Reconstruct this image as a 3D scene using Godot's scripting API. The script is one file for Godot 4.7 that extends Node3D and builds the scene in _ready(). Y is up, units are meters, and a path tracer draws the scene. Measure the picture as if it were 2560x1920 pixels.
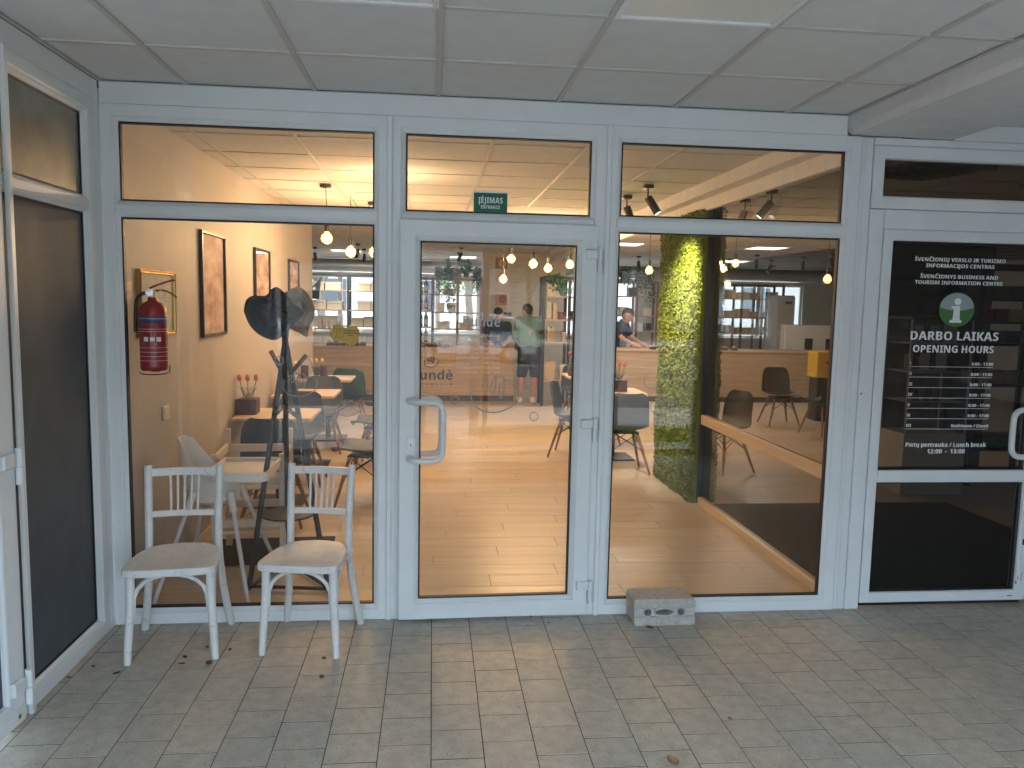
extends Node3D

var M := {}
var taken := {}
var rng := RandomNumberGenerator.new()
var shared := {}

const EYE := Vector3(0, 1.6662, 4.0033)
const TURN := Vector3(-0.1033, -0.1031, 0.02)
const FOCAL := 1946.34          # pixels of the 2560 x 1920 photograph
const CEIL := 2.676             # walkway ceiling
const CEIL_IN := 2.644          # cafe ceiling


# ---------------------------------------------------------------- mesh building
class MB:
	var v := PackedVector3Array()
	var n := PackedVector3Array()
	var uv := PackedVector2Array()
	var c := PackedColorArray()
	var tint := Color(1, 1, 1)
	var xf := Transform3D()

	func t3(a: Vector3, b: Vector3, d: Vector3, na: Vector3, nb: Vector3, nd: Vector3, ua := Vector2.ZERO, ub := Vector2.ZERO, ud := Vector2.ZERO) -> void:
		v.append_array([xf * a, xf * d, xf * b])
		n.append_array([(xf.basis * na).normalized(), (xf.basis * nd).normalized(), (xf.basis * nb).normalized()])
		uv.append_array([ua, ud, ub])
		c.append_array([tint, tint, tint])

	func tri(a: Vector3, b: Vector3, d: Vector3) -> void:
		var m := (b - a).cross(d - a).normalized()
		t3(a, b, d, m, m, m)

	func quad(a: Vector3, b: Vector3, d: Vector3, e: Vector3) -> void:   # counter-clockwise seen from outside
		var m := (d - a).cross(e - b).normalized()
		t3(a, b, d, m, m, m, Vector2(0, 1), Vector2(1, 1), Vector2(1, 0))
		t3(a, d, e, m, m, m, Vector2(0, 1), Vector2(1, 0), Vector2(0, 0))

	func squad(p: Array, q: Array) -> void:
		t3(p[0], p[1], p[2], q[0], q[1], q[2])
		t3(p[0], p[2], p[3], q[0], q[2], q[3])

	func box(at: Vector3, size: Vector3, bevel := 0.0) -> MB:
		var h := size / 2.0
		var b := minf(bevel, minf(h.x, minf(h.y, h.z)) * 0.95)
		if b <= 0.0:
			var s := [Vector3(-1, -1, -1), Vector3(1, -1, -1), Vector3(1, 1, -1), Vector3(-1, 1, -1), Vector3(-1, -1, 1), Vector3(1, -1, 1), Vector3(1, 1, 1), Vector3(-1, 1, 1)]
			for f in [[4, 5, 6, 7], [1, 0, 3, 2], [5, 1, 2, 6], [0, 4, 7, 3], [7, 6, 2, 3], [0, 1, 5, 4]]:
				quad(at + s[f[0]] * h, at + s[f[1]] * h, at + s[f[2]] * h, at + s[f[3]] * h)
			return self
		var i := h - Vector3(b, b, b)
		for ax in 3:
			var u := (ax + 1) % 3
			var w := (ax + 2) % 3
			for sg in [-1.0, 1.0]:
				var p := []
				for k in [[-1, -1], [1, -1], [1, 1], [-1, 1]]:
					var q := Vector3.ZERO
					q[ax] = sg * h[ax]
					q[u] = k[0] * i[u]
					q[w] = k[1] * i[w]
					p.append(at + q)
				if sg > 0:
					quad(p[0], p[1], p[2], p[3])
				else:
					quad(p[3], p[2], p[1], p[0])
			for su in [-1.0, 1.0]:
				for sw in [-1.0, 1.0]:
					var a0 := Vector3.ZERO
					var a1 := Vector3.ZERO
					a0[ax] = -i[ax]; a0[u] = su * h[u]; a0[w] = sw * i[w]
					a1[ax] = -i[ax]; a1[u] = su * i[u]; a1[w] = sw * h[w]
					var b0 := a0
					var b1 := a1
					b0[ax] = i[ax]
					b1[ax] = i[ax]
					if (a1 - a0).cross(b1 - a0).dot(a0 + a1) > 0:
						quad(at + a0, at + a1, at + b1, at + b0)
					else:
						quad(at + b0, at + b1, at + a1, at + a0)
		for sx in [-1.0, 1.0]:
			for sy in [-1.0, 1.0]:
				for sz in [-1.0, 1.0]:
					var p0 := Vector3(sx * h.x, sy * i.y, sz * i.z)
					var p1 := Vector3(sx * i.x, sy * h.y, sz * i.z)
					var p2 := Vector3(sx * i.x, sy * i.y, sz * h.z)
					if (p1 - p0).cross(p2 - p0).dot(p0 + p1 + p2) > 0:
						tri(at + p0, at + p1, at + p2)
					else:
						tri(at + p0, at + p2, at + p1)
		return self

	func span(a: Vector3, b: Vector3, bevel := 0.0) -> MB:   # a box from corner to corner
		return box((a + b) / 2.0, (b - a).abs(), bevel)

	func tube(pts: Array, rad: Variant, sides := 10, caps := true, flat := 1.0) -> MB:
		var count := pts.size()
		var rings := []
		var norms := []
		var side := Vector3.ZERO
		for k in count:
			var d: Vector3 = ((pts[mini(k + 1, count - 1)] as Vector3) - (pts[maxi(k - 1, 0)] as Vector3)).normalized()
			if side == Vector3.ZERO:
				side = d.cross(Vector3.UP if absf(d.y) < 0.9 else Vector3.RIGHT).normalized()
			side = (side - d * side.dot(d)).normalized()
			var up := d.cross(side)
			var r: float = rad[k] if rad is Array else rad
			var ring := []
			var nr := []
			for j in sides:
				var a := TAU * j / sides
				var q := side * cos(a) + up * sin(a) * flat
				ring.append((pts[k] as Vector3) + q * r)
				nr.append((side * cos(a) + up * sin(a) / flat).normalized())
			rings.append(ring)
			norms.append(nr)
		for k in count - 1:
			for j in sides:
				var m := (j + 1) % sides
				squad([rings[k][j], rings[k][m], rings[k + 1][m], rings[k + 1][j]], [norms[k][j], norms[k][m], norms[k + 1][m], norms[k + 1][j]])
		if caps:
			for j in range(1, sides - 1):
				tri(rings[0][0], rings[0][j + 1], rings[0][j])
				tri(rings[count - 1][0], rings[count - 1][j], rings[count - 1][j + 1])
		return self

	func lathe(at: Vector3, prof: Array, sides := 16, smooth := true) -> MB:   # prof: Vector2(radius, height) from bottom to top
		for k in prof.size() - 1:
			var p0: Vector2 = prof[k]
			var p1: Vector2 = prof[k + 1]
			var e := p1 - p0
			var m := Vector2(e.y, -e.x).normalized()
			var m0 := m
			var m1 := m
			if smooth:
				if k > 0:
					var f: Vector2 = p0 - (prof[k - 1] as Vector2)
					var g := Vector2(f.y, -f.x).normalized()
					if g.dot(m) > 0.5:
						m0 = (m + g).normalized()
				if k < prof.size() - 2:
					var f2: Vector2 = (prof[k + 2] as Vector2) - p1
					var g2 := Vector2(f2.y, -f2.x).normalized()
					if g2.dot(m) > 0.5:
						m1 = (m + g2).normalized()
			for j in sides:
				var a := TAU * j / sides
				var b := TAU * (j + 1) / sides
				var ca := Vector3(cos(a), 0, -sin(a))
				var cb := Vector3(cos(b), 0, -sin(b))
				var up := Vector3.UP
				squad([at + ca * p0.x + up * p0.y, at + cb * p0.x + up * p0.y, at + cb * p1.x + up * p1.y, at + ca * p1.x + up * p1.y],
					[ca * m0.x + up * m0.y, cb * m0.x + up * m0.y, cb * m1.x + up * m1.y, ca * m1.x + up * m1.y])
		return self

	func ball(at: Vector3, r: Vector3, sides := 12, rows := 8) -> MB:
		for i in rows:
			for j in sides:
				var p := []
				var q := []
				for k in [[i, j], [i, j + 1], [i + 1, j + 1], [i + 1, j]]:
					var la: float = -PI / 2 + PI * k[0] / rows
					var lo: float = TAU * k[1] / sides
					var d := Vector3(cos(la) * cos(lo), sin(la), -cos(la) * sin(lo))
					p.append(at + d * r)
					q.append((d / r).normalized())
				squad(p, q)
		return self

	func prism(poly: PackedVector2Array, z0: float, z1: float, bevel := 0.0) -> MB:   # poly counter-clockwise in x, y; extruded along z from z0 (back) to z1 (front)
		var cap := poly
		if bevel > 0.0:
			var off := Geometry2D.offset_polygon(poly, -bevel, Geometry2D.JOIN_MITER)
			if off.size() == 1 and off[0].size() == poly.size():
				var best := 0
				for k in poly.size():
					if off[0][k].distance_squared_to(poly[0]) < off[0][best].distance_squared_to(poly[0]):
						best = k
				cap = PackedVector2Array()
				for k in poly.size():
					cap.append(off[0][(best + k) % poly.size()])
			else:
				bevel = 0.0
		var idx := Geometry2D.triangulate_polygon(cap)
		for k in range(0, idx.size(), 3):
			var a := cap[idx[k]]
			var b := cap[idx[k + 1]]
			var d := cap[idx[k + 2]]
			if (b - a).cross(d - a) < 0:
				var s := b
				b = d
				d = s
			tri(Vector3(a.x, a.y, z1), Vector3(b.x, b.y, z1), Vector3(d.x, d.y, z1))
			tri(Vector3(a.x, a.y, z0), Vector3(d.x, d.y, z0), Vector3(b.x, b.y, z0))
		for k in poly.size():
			var m := (k + 1) % poly.size()
			var p := poly[k]
			var q := poly[m]
			quad(Vector3(p.x, p.y, z0 + bevel), Vector3(q.x, q.y, z0 + bevel), Vector3(q.x, q.y, z1 - bevel), Vector3(p.x, p.y, z1 - bevel))
			if bevel > 0.0:
				var pc := cap[k]
				var qc := cap[m]
				quad(Vector3(p.x, p.y, z1 - bevel), Vector3(q.x, q.y, z1 - bevel), Vector3(qc.x, qc.y, z1), Vector3(pc.x, pc.y, z1))
				quad(Vector3(pc.x, pc.y, z0), Vector3(qc.x, qc.y, z0), Vector3(q.x, q.y, z0 + bevel), Vector3(p.x, p.y, z0 + bevel))
		return self

	func quad_sheet(x0: float, x1: float, y0: float, y1: float, z: float) -> MB:
		quad(Vector3(x0, y0, z), Vector3(x1, y0, z), Vector3(x1, y1, z), Vector3(x0, y1, z))
		return self

	func patch(grid: Array, thick := 0.0) -> MB:   # grid of points [row][column]; smooth; optional second side behind
		var rows := grid.size()
		var cols: int = grid[0].size()
		var nm := []
		for i in rows:
			var line := []
			for j in cols:
				var du: Vector3 = (grid[i][mini(j + 1, cols - 1)] as Vector3) - (grid[i][maxi(j - 1, 0)] as Vector3)
				var dv: Vector3 = (grid[mini(i + 1, rows - 1)][j] as Vector3) - (grid[maxi(i - 1, 0)][j] as Vector3)
				line.append(du.cross(dv).normalized())
			nm.append(line)
		for i in rows - 1:
			for j in cols - 1:
				squad([grid[i][j], grid[i][j + 1], grid[i + 1][j + 1], grid[i + 1][j]], [nm[i][j], nm[i][j + 1], nm[i + 1][j + 1], nm[i + 1][j]])
		if thick > 0.0:
			var back := func(i, j): return (grid[i][j] as Vector3) - (nm[i][j] as Vector3) * thick
			for i in rows - 1:
				for j in cols - 1:
					squad([back.call(i + 1, j), back.call(i + 1, j + 1), back.call(i, j + 1), back.call(i, j)], [-nm[i + 1][j], -nm[i + 1][j + 1], -nm[i][j + 1], -nm[i][j]])
			for i in rows - 1:
				quad(grid[i + 1][0], back.call(i + 1, 0), back.call(i, 0), grid[i][0])
				quad(grid[i][cols - 1], back.call(i, cols - 1), back.call(i + 1, cols - 1), grid[i + 1][cols - 1])
			for j in cols - 1:
				quad(grid[0][j], back.call(0, j), back.call(0, j + 1), grid[0][j + 1])
				quad(grid[rows - 1][j + 1], back.call(rows - 1, j + 1), back.call(rows - 1, j), grid[rows - 1][j])
		return self

	func mesh(colored := false) -> ArrayMesh:
		var a := []
		a.resize(Mesh.ARRAY_MAX)
		a[Mesh.ARRAY_VERTEX] = v
		a[Mesh.ARRAY_NORMAL] = n
		a[Mesh.ARRAY_TEX_UV] = uv
		if colored:
			a[Mesh.ARRAY_COLOR] = c
		var m := ArrayMesh.new()
		m.add_surface_from_arrays(Mesh.PRIMITIVE_TRIANGLES, a)
		return m


func mb(xf := Transform3D()) -> MB:
	var b := MB.new()
	b.xf = xf
	return b


func named(called: String) -> String:
	taken[called] = taken.get(called, 0) + 1
	return called if taken[called] == 1 else "%s_%03d" % [called, taken[called] - 1]


func tag(o: Node3D, label: String, category := "", group := "", kind := "") -> Node3D:
	if label: o.set_meta("label", label)
	if category: o.set_meta("category", category)
	if group: o.set_meta("group", group)
	if kind: o.set_meta("kind", kind)
	return o


func thing(called: String, label: String, category: String, at := Vector3.ZERO, turn := 0.0, group := "") -> Node3D:
	var o := Node3D.new()
	o.name = named(called)
	o.position = at
	o.rotation.y = turn
	add_child(o)
	return tag(o, label, category, group)


func part(parent: Node3D, called: String, shape: Variant, m: Material, at := Transform3D()) -> MeshInstance3D:
	var o := MeshInstance3D.new()
	o.name = named(called) if parent == self else called
	o.mesh = shape.mesh(m.vertex_color_use_as_albedo) if shape is MB else shape
	if o.mesh is ArrayMesh:
		if shared.has(o.mesh):
			o.set_surface_override_material(0, m)
		else:
			o.mesh.surface_set_material(0, m)
	else:
		o.material_override = m
	o.transform = at
	parent.add_child(o, true)
	return o


func keep(b: MB) -> ArrayMesh:   # a mesh used by many pieces
	var m := b.mesh()
	shared[m] = true
	return m


func single(called: String, label: String, category: String, shape: Variant, m: Material, at := Vector3.ZERO, turn := 0.0, group := "") -> MeshInstance3D:
	var o := part(self, called, shape, m, Transform3D(Basis(Vector3.UP, turn), at))
	tag(o, label, category, group)
	return o


func setting(called: String, shape: Variant = null, m: Material = null) -> Node3D:
	var o: Node3D
	if shape == null:
		o = Node3D.new()
		o.name = named(called)
		add_child(o)
	else:
		o = part(self, called, shape, m)
	o.set_meta("kind", "structure")
	return o


func copy(src: Node3D, at: Vector3, turn: float, label := "") -> Node3D:
	var base: String = src.name
	var rx := RegEx.create_from_string("_\\d{3}$")
	var o := src.duplicate()
	o.name = named(rx.sub(base, ""))
	add_child(o)
	o.position = at
	o.rotation = Vector3(0, turn, 0)
	if label: o.set_meta("label", label)
	return o


func px(x: float, y: float, z: float) -> Vector3:   # where the line of sight through a pixel of the photograph meets the plane z
	var d := Basis.from_euler(TURN) * Vector3((x - 1280.0) / FOCAL, -(y - 960.0) / FOCAL, -1)
	return EYE + d * ((z - EYE.z) / d.z)


func V(x: float, y: float, z: float) -> Vector3:
	return Vector3(x, y, z)


# ---------------------------------------------------------------- materials
func lin(r: float, g: float, b: float) -> Color:
	return Color(r, g, b).linear_to_srgb()


func mk(key: String, col: Color, rough := 0.6, metal := 0.0) -> StandardMaterial3D:   # col: linear base colour
	var m := StandardMaterial3D.new()
	m.resource_name = key
	m.albedo_color = col.linear_to_srgb()
	m.roughness = rough
	m.metallic = metal
	M[key] = m
	return m


func noise_tex(seed_: int, freq: float, lo: Color, hi: Color, size := 512, octaves := 4, kind := FastNoiseLite.TYPE_SIMPLEX_SMOOTH) -> NoiseTexture2D:
	var f := FastNoiseLite.new()
	f.seed = seed_
	f.frequency = freq
	f.noise_type = kind
	f.fractal_octaves = octaves
	var t := NoiseTexture2D.new()
	t.width = size
	t.height = size
	t.seamless = true
	t.noise = f
	var g := Gradient.new()
	g.set_color(0, lo)
	g.set_color(1, hi)
	t.color_ramp = g
	return t


func grey(a: float) -> Color:
	return Color(a, a, a)


func worn(m: StandardMaterial3D, seed_: int, scale: Vector3, lo := 0.86, hi := 1.0, rough_lo := 0.0, bump := 0.0, world := true) -> StandardMaterial3D:
	m.albedo_texture = noise_tex(seed_, 0.012, grey(lo), grey(hi), 512, 5)
	m.uv1_triplanar = true
	m.uv1_world_triplanar = world
	m.uv1_scale = scale
	if rough_lo > 0.0:
		m.roughness_texture = noise_tex(seed_ + 7, 0.02, grey(rough_lo), grey(1.0), 512, 4)
	if bump > 0.0:
		m.heightmap_enabled = true
		m.heightmap_scale = bump
		m.heightmap_texture = noise_tex(seed_ + 13, 0.06, grey(0.0), grey(1.0), 512, 4)
	return m


func speck_tex(size: int, base: float, count: int, seed_: int) -> ImageTexture:   # fired-clay grain with dark specks
	var f := FastNoiseLite.new()
	f.seed = seed_
	f.frequency = 0.013
	f.fractal_octaves = 5
	var src := f.get_seamless_image(size, size).get_data()
	var r := RandomNumberGenerator.new()
	r.seed = seed_
	var out := PackedByteArray()
	out.resize(size * size * 3)
	for k in size * size:
		var q := base + (src[k] - 128) * 0.0005 + r.randf_range(-0.022, 0.022)
		out[k * 3] = int(q * 255)
		out[k * 3 + 1] = int(q * 254)
		out[k * 3 + 2] = int(q * 251)
	var im := Image.create_from_data(size, size, false, Image.FORMAT_RGB8, out)
	for k in count:
		var x := r.randi() % size
		var y := r.randi() % size
		var len_ := r.randi_range(2, 5)
		var dx := r.randf_range(-1, 1)
		var dy := r.randf_range(-1, 1)
		var dark := r.randf_range(0.35, 0.7)
		for s in len_:
			for w in (3 if r.randf() < 0.35 else 2):
				var xx := posmod(int(x + dx * s) + w, size)
				var yy := posmod(int(y + dy * s), size)
				im.set_pixel(xx, yy, im.get_pixel(xx, yy) * dark)
	return ImageTexture.create_from_image(im)


func wood(key: String, seed_: int, lo: Color, hi: Color, rough: float, scale: Vector3, offset := Vector3.ZERO) -> StandardMaterial3D:
	var m := mk(key, Color(1, 1, 1), rough)
	var k := "grain%d%s%s" % [seed_, lo, hi]
	if not shared.has(k):
		shared[k] = noise_tex(seed_, 0.016, lo.linear_to_srgb(), hi.linear_to_srgb(), 512, 5)
	m.albedo_texture = shared[k]
	m.uv1_triplanar = true
	m.uv1_world_triplanar = true
	m.uv1_scale = scale
	m.uv1_offset = offset
	return m


func glass(key: String, col: Color, alpha: float) -> StandardMaterial3D:
	var m := mk(key, col, 0.0)
	m.transparency = BaseMaterial3D.TRANSPARENCY_ALPHA
	m.albedo_color.a = alpha
	m.metallic_specular = 0.36
	return m


func make_materials() -> void:
	worn(mk("pvc", Color(0.74, 0.77, 0.785), 0.34), 11, V(0.6, 0.6, 0.6), 0.982, 1.0)
	worn(mk("pvc_old", Color(0.74, 0.77, 0.785), 0.4), 12, V(0.7, 0.7, 0.7), 0.965, 1.0)
	mk("gasket", Color(0.012, 0.011, 0.011), 0.5)
	glass("pane_glass", Color(0.3, 0.33, 0.33), 0.008)
	glass("screen_glass", Color(0.03, 0.027, 0.025), 0.42)  # dark tint that mutes what stands beyond the glass screen
	glass("smoked_dimming_glass", Color(0.012, 0.013, 0.014), 0.48)  # film tint, its darkness also stands in for the unlit room behind
	glass("window_film", Color(0.055, 0.058, 0.064), 0.985)
	worn(mk("film_upper", Color(0.22, 0.22, 0.185), 0.2), 15, V(0.8, 0.8, 0.8), 0.85, 1.0)
	M.film_lower = worn(mk("film_lower", Color(0.095, 0.107, 0.122), 0.55), 16, V(0.8, 0.8, 0.8), 0.9, 1.0)
	M.film_lower.metallic_specular = 0.3
	worn(mk("ceiling_tile", Color(0.66, 0.665, 0.66), 0.95), 21, V(1.1, 1.1, 1.1), 0.965, 1.0, 0.0, 0.015)
	mk("ceiling_rail", Color(0.50, 0.485, 0.465), 0.6)
	worn(mk("plaster", Color(0.66, 0.66, 0.66), 0.9), 22, V(0.9, 0.9, 0.9), 0.95, 1.0, 0.0, 0.12)
	worn(mk("beam_paint", Color(0.72, 0.71, 0.68), 0.6), 24, V(0.9, 0.9, 0.9), 0.95, 1.0)
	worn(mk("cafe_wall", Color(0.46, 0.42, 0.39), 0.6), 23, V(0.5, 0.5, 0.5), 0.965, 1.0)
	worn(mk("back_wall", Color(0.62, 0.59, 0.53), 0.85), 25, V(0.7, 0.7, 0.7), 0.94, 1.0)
	mk("dark_wall", Color(0.10, 0.10, 0.105), 0.85)
	var sp := speck_tex(768, 0.92, 1300, 5)
	var spr := noise_tex(31, 0.015, grey(0.7), grey(1.0), 512, 5)
	for k in 4:
		var t: Color = [Color(0.56, 0.52, 0.455), Color(0.58, 0.535, 0.465), Color(0.54, 0.505, 0.445), Color(0.565, 0.515, 0.445)][k]
		var m := mk("paver_%d" % k, t, 0.6)
		m.albedo_texture = sp
		m.roughness_texture = spr
		m.uv1_triplanar = true
		m.uv1_world_triplanar = true
		m.uv1_scale = V(1.15, 1.15, 1.15)
		m.uv1_offset = V(0.37 * k, 0.13 * k, 0.61 * k)
	mk("grout", Color(0.03, 0.027, 0.024), 0.95)
	for k in 4:
		var lo: Color = [Color(0.45, 0.365, 0.27), Color(0.47, 0.38, 0.285), Color(0.43, 0.35, 0.26), Color(0.48, 0.39, 0.295)][k]
		var m := wood("plank_%d" % k, 41, lo, lo * 1.28, 0.42, V(0.10, 1, 2.2), V(0.31 * k, 0, 0.47 * k))
		m.roughness_texture = spr
	mk("floor_gap", Color(0.13, 0.08, 0.05), 0.9)
	wood("counter_wood", 43, Color(0.38, 0.275, 0.17), Color(0.56, 0.43, 0.29), 0.45, V(0.12, 2.2, 0.12))
	wood("table_wood", 44, Color(0.58, 0.43, 0.30), Color(0.70, 0.54, 0.39), 0.4, V(0.12, 2, 2.4))
	wood("rail_wood", 45, Color(0.60, 0.45, 0.30), Color(0.70, 0.54, 0.38), 0.35, V(2.5, 2.5, 0.1))
	wood("shelf_wood", 46, Color(0.44, 0.31, 0.19), Color(0.58, 0.43, 0.28), 0.5, V(0.1, 2, 2))
	wood("leg_wood", 47, Color(0.20, 0.095, 0.05), Color(0.30, 0.15, 0.08), 0.45, V(3, 0.2, 3))
	wood("pine", 48, Color(0.56, 0.46, 0.33), Color(0.66, 0.55, 0.41), 0.5, V(2, 0.15, 2))
	var cw := worn(mk("chair_paint", Color(0.74, 0.735, 0.72), 0.4), 51, V(2.1, 2.1, 2.1), 0.95, 1.0, 0.0, 0.02)
	cw.detail_enabled = true
	cw.detail_albedo = noise_tex(52, 0.02, Color(0.46, 0.42, 0.38), Color(0.62, 0.60, 0.57), 512, 4)
	cw.detail_mask = scuff_mask(512, 53)
	cw.detail_uv_layer = BaseMaterial3D.DETAIL_UV_1
	cw.detail_blend_mode = BaseMaterial3D.BLEND_MODE_MIX
	worn(mk("concrete", Color(0.53, 0.50, 0.45), 0.95), 61, V(4, 4, 4), 0.84, 1.0, 0.0, 0.12)
	worn(mk("concrete_light", Color(0.58, 0.57, 0.53), 0.95), 62, V(5, 5, 5), 0.85, 1.0, 0.0, 0.15)
	mk("hole_dark", Color(0.20, 0.19, 0.175), 0.95)
	mk("black_metal", Color(0.018, 0.018, 0.02), 0.45)
	mk("black_satin", Color(0.025, 0.025, 0.028), 0.35)
	mk("steel", Color(0.55, 0.55, 0.56), 0.3, 0.9)
	mk("galvanised", Color(0.52, 0.53, 0.52), 0.35, 0.85)
	mk("brass", Color(0.60, 0.40, 0.12), 0.28, 0.9)
	mk("shell_grey", Color(0.075, 0.085, 0.10), 0.5)
	mk("shell_dark", Color(0.035, 0.038, 0.042), 0.5)
	mk("shell_green", Color(0.02, 0.075, 0.05), 0.5)
	mk("red_paint", Color(0.30, 0.022, 0.03), 0.25)
	mk("label_navy", Color(0.03, 0.045, 0.16), 0.5)
	mk("white_paint", Color(0.78, 0.78, 0.76), 0.5)
	mk("cream", Color(0.66, 0.58, 0.46), 0.5)
	mk("paper", Color(0.70, 0.68, 0.62), 0.8)
	mk("carton", Color(0.62, 0.52, 0.37), 0.85)
	mk("carton_pale", Color(0.72, 0.66, 0.54), 0.85)
	mk("plastic_white", Color(0.74, 0.72, 0.68), 0.3)
	mk("leaf_green", Color(0.05, 0.12, 0.035), 0.6).backlight_enabled = true
	M.leaf_green.backlight = lin(0.05, 0.12, 0.03)
	mk("leaf_pale", Color(0.12, 0.19, 0.09), 0.6)
	mk("tulip_pink", Color(0.72, 0.22, 0.15), 0.55)
	mk("tulip_yellow", Color(0.78, 0.52, 0.20), 0.55)
	mk("box_brown", Color(0.075, 0.035, 0.025), 0.45)
	mk("sign_green", Color(0.0, 0.115, 0.065), 0.4)
	mk("lettering_white", Color(0.80, 0.81, 0.82), 0.5)
	mk("lettering_grey", Color(0.42, 0.44, 0.45), 0.5)
	mk("lettering_navy", Color(0.02, 0.028, 0.055), 0.5)
	mk("decal_grey", Color(0.30, 0.35, 0.38), 0.6)
	mk("sticker_gold", Color(0.60, 0.36, 0.06), 0.5)
	mk("ink", Color(0.02, 0.015, 0.012), 0.6)
	mk("yellow_print", Color(0.76, 0.48, 0.01), 0.45)
	mk("skin", Color(0.48, 0.26, 0.17), 0.55)
	worn(mk("sweater", Color(0.13, 0.29, 0.25), 0.9), 71, V(4, 4, 4), 0.9, 1.0)
	worn(mk("denim", Color(0.045, 0.06, 0.09), 0.9), 72, V(9, 9, 9), 0.55, 1.0)
	mk("tee_dark", Color(0.028, 0.045, 0.07), 0.9)
	mk("hair", Color(0.018, 0.012, 0.009), 0.7)
	mk("felt", Color(0.012, 0.013, 0.015), 0.95)
	worn(mk("straw", Color(0.42, 0.34, 0.24), 0.9), 73, V(30, 30, 30), 0.7, 1.0)
	mk("mat_dark", Color(0.012, 0.012, 0.013), 0.97)
	worn(mk("asphalt", Color(0.11, 0.11, 0.112), 0.9), 81, V(0.5, 0.5, 0.5), 0.7, 1.0)
	worn(mk("street_slab", Color(0.42, 0.41, 0.39), 0.9), 82, V(0.6, 0.6, 0.6), 0.8, 1.0)
	worn(mk("house_wall", Color(0.46, 0.44, 0.40), 0.9), 83, V(0.3, 0.3, 0.3), 0.9, 1.0)
	mk("house_window", Color(0.05, 0.06, 0.07), 0.1)
	mk("car_white", Color(0.70, 0.71, 0.72), 0.25)
	mk("car_blue", Color(0.06, 0.07, 0.25), 0.25)
	mk("tyre", Color(0.02, 0.02, 0.02), 0.9)
	mk("bark", Color(0.12, 0.09, 0.06), 0.95)
	mk("dry_leaf", Color(0.16, 0.075, 0.03), 0.9)
	mk("dry_leaf_pale", Color(0.34, 0.21, 0.10), 0.9)
	mk("dirt", Color(0.06, 0.04, 0.03), 0.95)
	var bulb := glass("bulb_glass", Color(0.75, 0.42, 0.08), 0.35)
	bulb.emission_enabled = true
	bulb.emission = lin(1.0, 0.62, 0.2)
	bulb.emission_energy_multiplier = 0.10
	var fil := mk("filament", Color(1, 0.8, 0.4), 0.5)
	fil.emission_enabled = true
	fil.emission = lin(1.0, 0.72, 0.35)
	fil.emission_energy_multiplier = 2.5
	var led := mk("led_panel", Color(0.9, 0.9, 0.88), 0.5)
	led.emission_enabled = true
	led.emission = lin(1.0, 0.97, 0.9)
	led.emission_energy_multiplier = 0.5
	var sl := mk("spot_lens", Color(0.9, 0.88, 0.8), 0.3)
	sl.emission_enabled = true
	sl.emission = lin(1.0, 0.93, 0.8)
	sl.emission_energy_multiplier = 0.6
	mk("spot_lens_off", Color(0.35, 0.34, 0.32), 0.15)
	for a in [["dress_red", Color(0.35, 0.02, 0.03)], ["wine", Color(0.02, 0.012, 0.012)], ["wine_green", Color(0.03, 0.06, 0.03)], ["liquor", Color(0.30, 0.09, 0.03)], ["print_green", Color(0.05, 0.12, 0.04)], ["print_red", Color(0.25, 0.05, 0.04)], ["print_blue", Color(0.05, 0.09, 0.2)], ["pastry", Color(0.42, 0.22, 0.08)], ["pastry_pale", Color(0.62, 0.45, 0.24)], ["art_rose", Color(0.42, 0.23, 0.17)], ["mat_board", Color(0.60, 0.50, 0.43)], ["art_brown", Color(0.24, 0.12, 0.08)], ["aluminium", Color(0.6, 0.6, 0.62)], ["fridge_grey", Color(0.36, 0.36, 0.355)]]:
		mk(a[0], a[1], 0.4)


func scuff_mask(size: int, seed_: int) -> ImageTexture:   # where the paint is chipped and rubbed
	var im := Image.create(size, size, false, Image.FORMAT_RGB8)
	var f := FastNoiseLite.new()
	f.seed = seed_
	f.frequency = 0.02
	f.fractal_octaves = 5
	for y in size:
		for x in size:
			var q := clampf((f.get_noise_2d(x, y) - 0.46) * 9.0, 0, 0.4)
			im.set_pixel(x, y, grey(q))
	return ImageTexture.create_from_image(im)


# ---------------------------------------------------------------- window and door joinery
func frame4(parent: Node3D, called: String, x0: float, x1: float, y0: float, y1: float, prof: Array, m: Material, xf := Transform3D(), sub: Node3D = null) -> void:
	# four mitred lengths round a rectangle; prof: Vector2(inwards from the edge, outwards along z), counter-clockwise
	var gap := 0.0005
	var c := [V(x0, y0, 0), V(x1, y0, 0), V(x1, y1, 0), V(x0, y1, 0)]
	for s in 4:
		var a: Vector3 = c[s]
		var b: Vector3 = c[(s + 1) % 4]
		var e := (b - a).normalized()
		var i := V(0, 0, 1).cross(e)
		var q := mb(xf)
		for k in prof.size():
			var p: Vector2 = prof[k]
			var r: Vector2 = prof[(k + 1) % prof.size()]
			q.quad(a + e * (p.x + gap) + i * p.x + V(0, 0, p.y), a + e * (r.x + gap) + i * r.x + V(0, 0, r.y), b - e * (r.x + gap) + i * r.x + V(0, 0, r.y), b - e * (p.x + gap) + i * p.x + V(0, 0, p.y))
		part(sub if sub else parent, called, q, m)


const SASH := [Vector2(0, -0.056), Vector2(0.058, -0.056), Vector2(0.058, 0.005), Vector2(0.0565, 0.0115), Vector2(0.052, 0.014), Vector2(0.004, 0.014), Vector2(0.001, 0.0125), Vector2(0, 0.009)]
const BEAD := [Vector2(0, -0.05), Vector2(0.0195, -0.05), Vector2(0.0195, -0.0125), Vector2(0.0165, -0.0065), Vector2(0.0055, 0.0015), Vector2(0.0045, 0.006), Vector2(0, 0.006)]
const SEAL := [Vector2(0.0185, -0.036), Vector2(0.0275, -0.036), Vector2(0.0265, -0.0125), Vector2(0.0185, -0.0115)]


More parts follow.
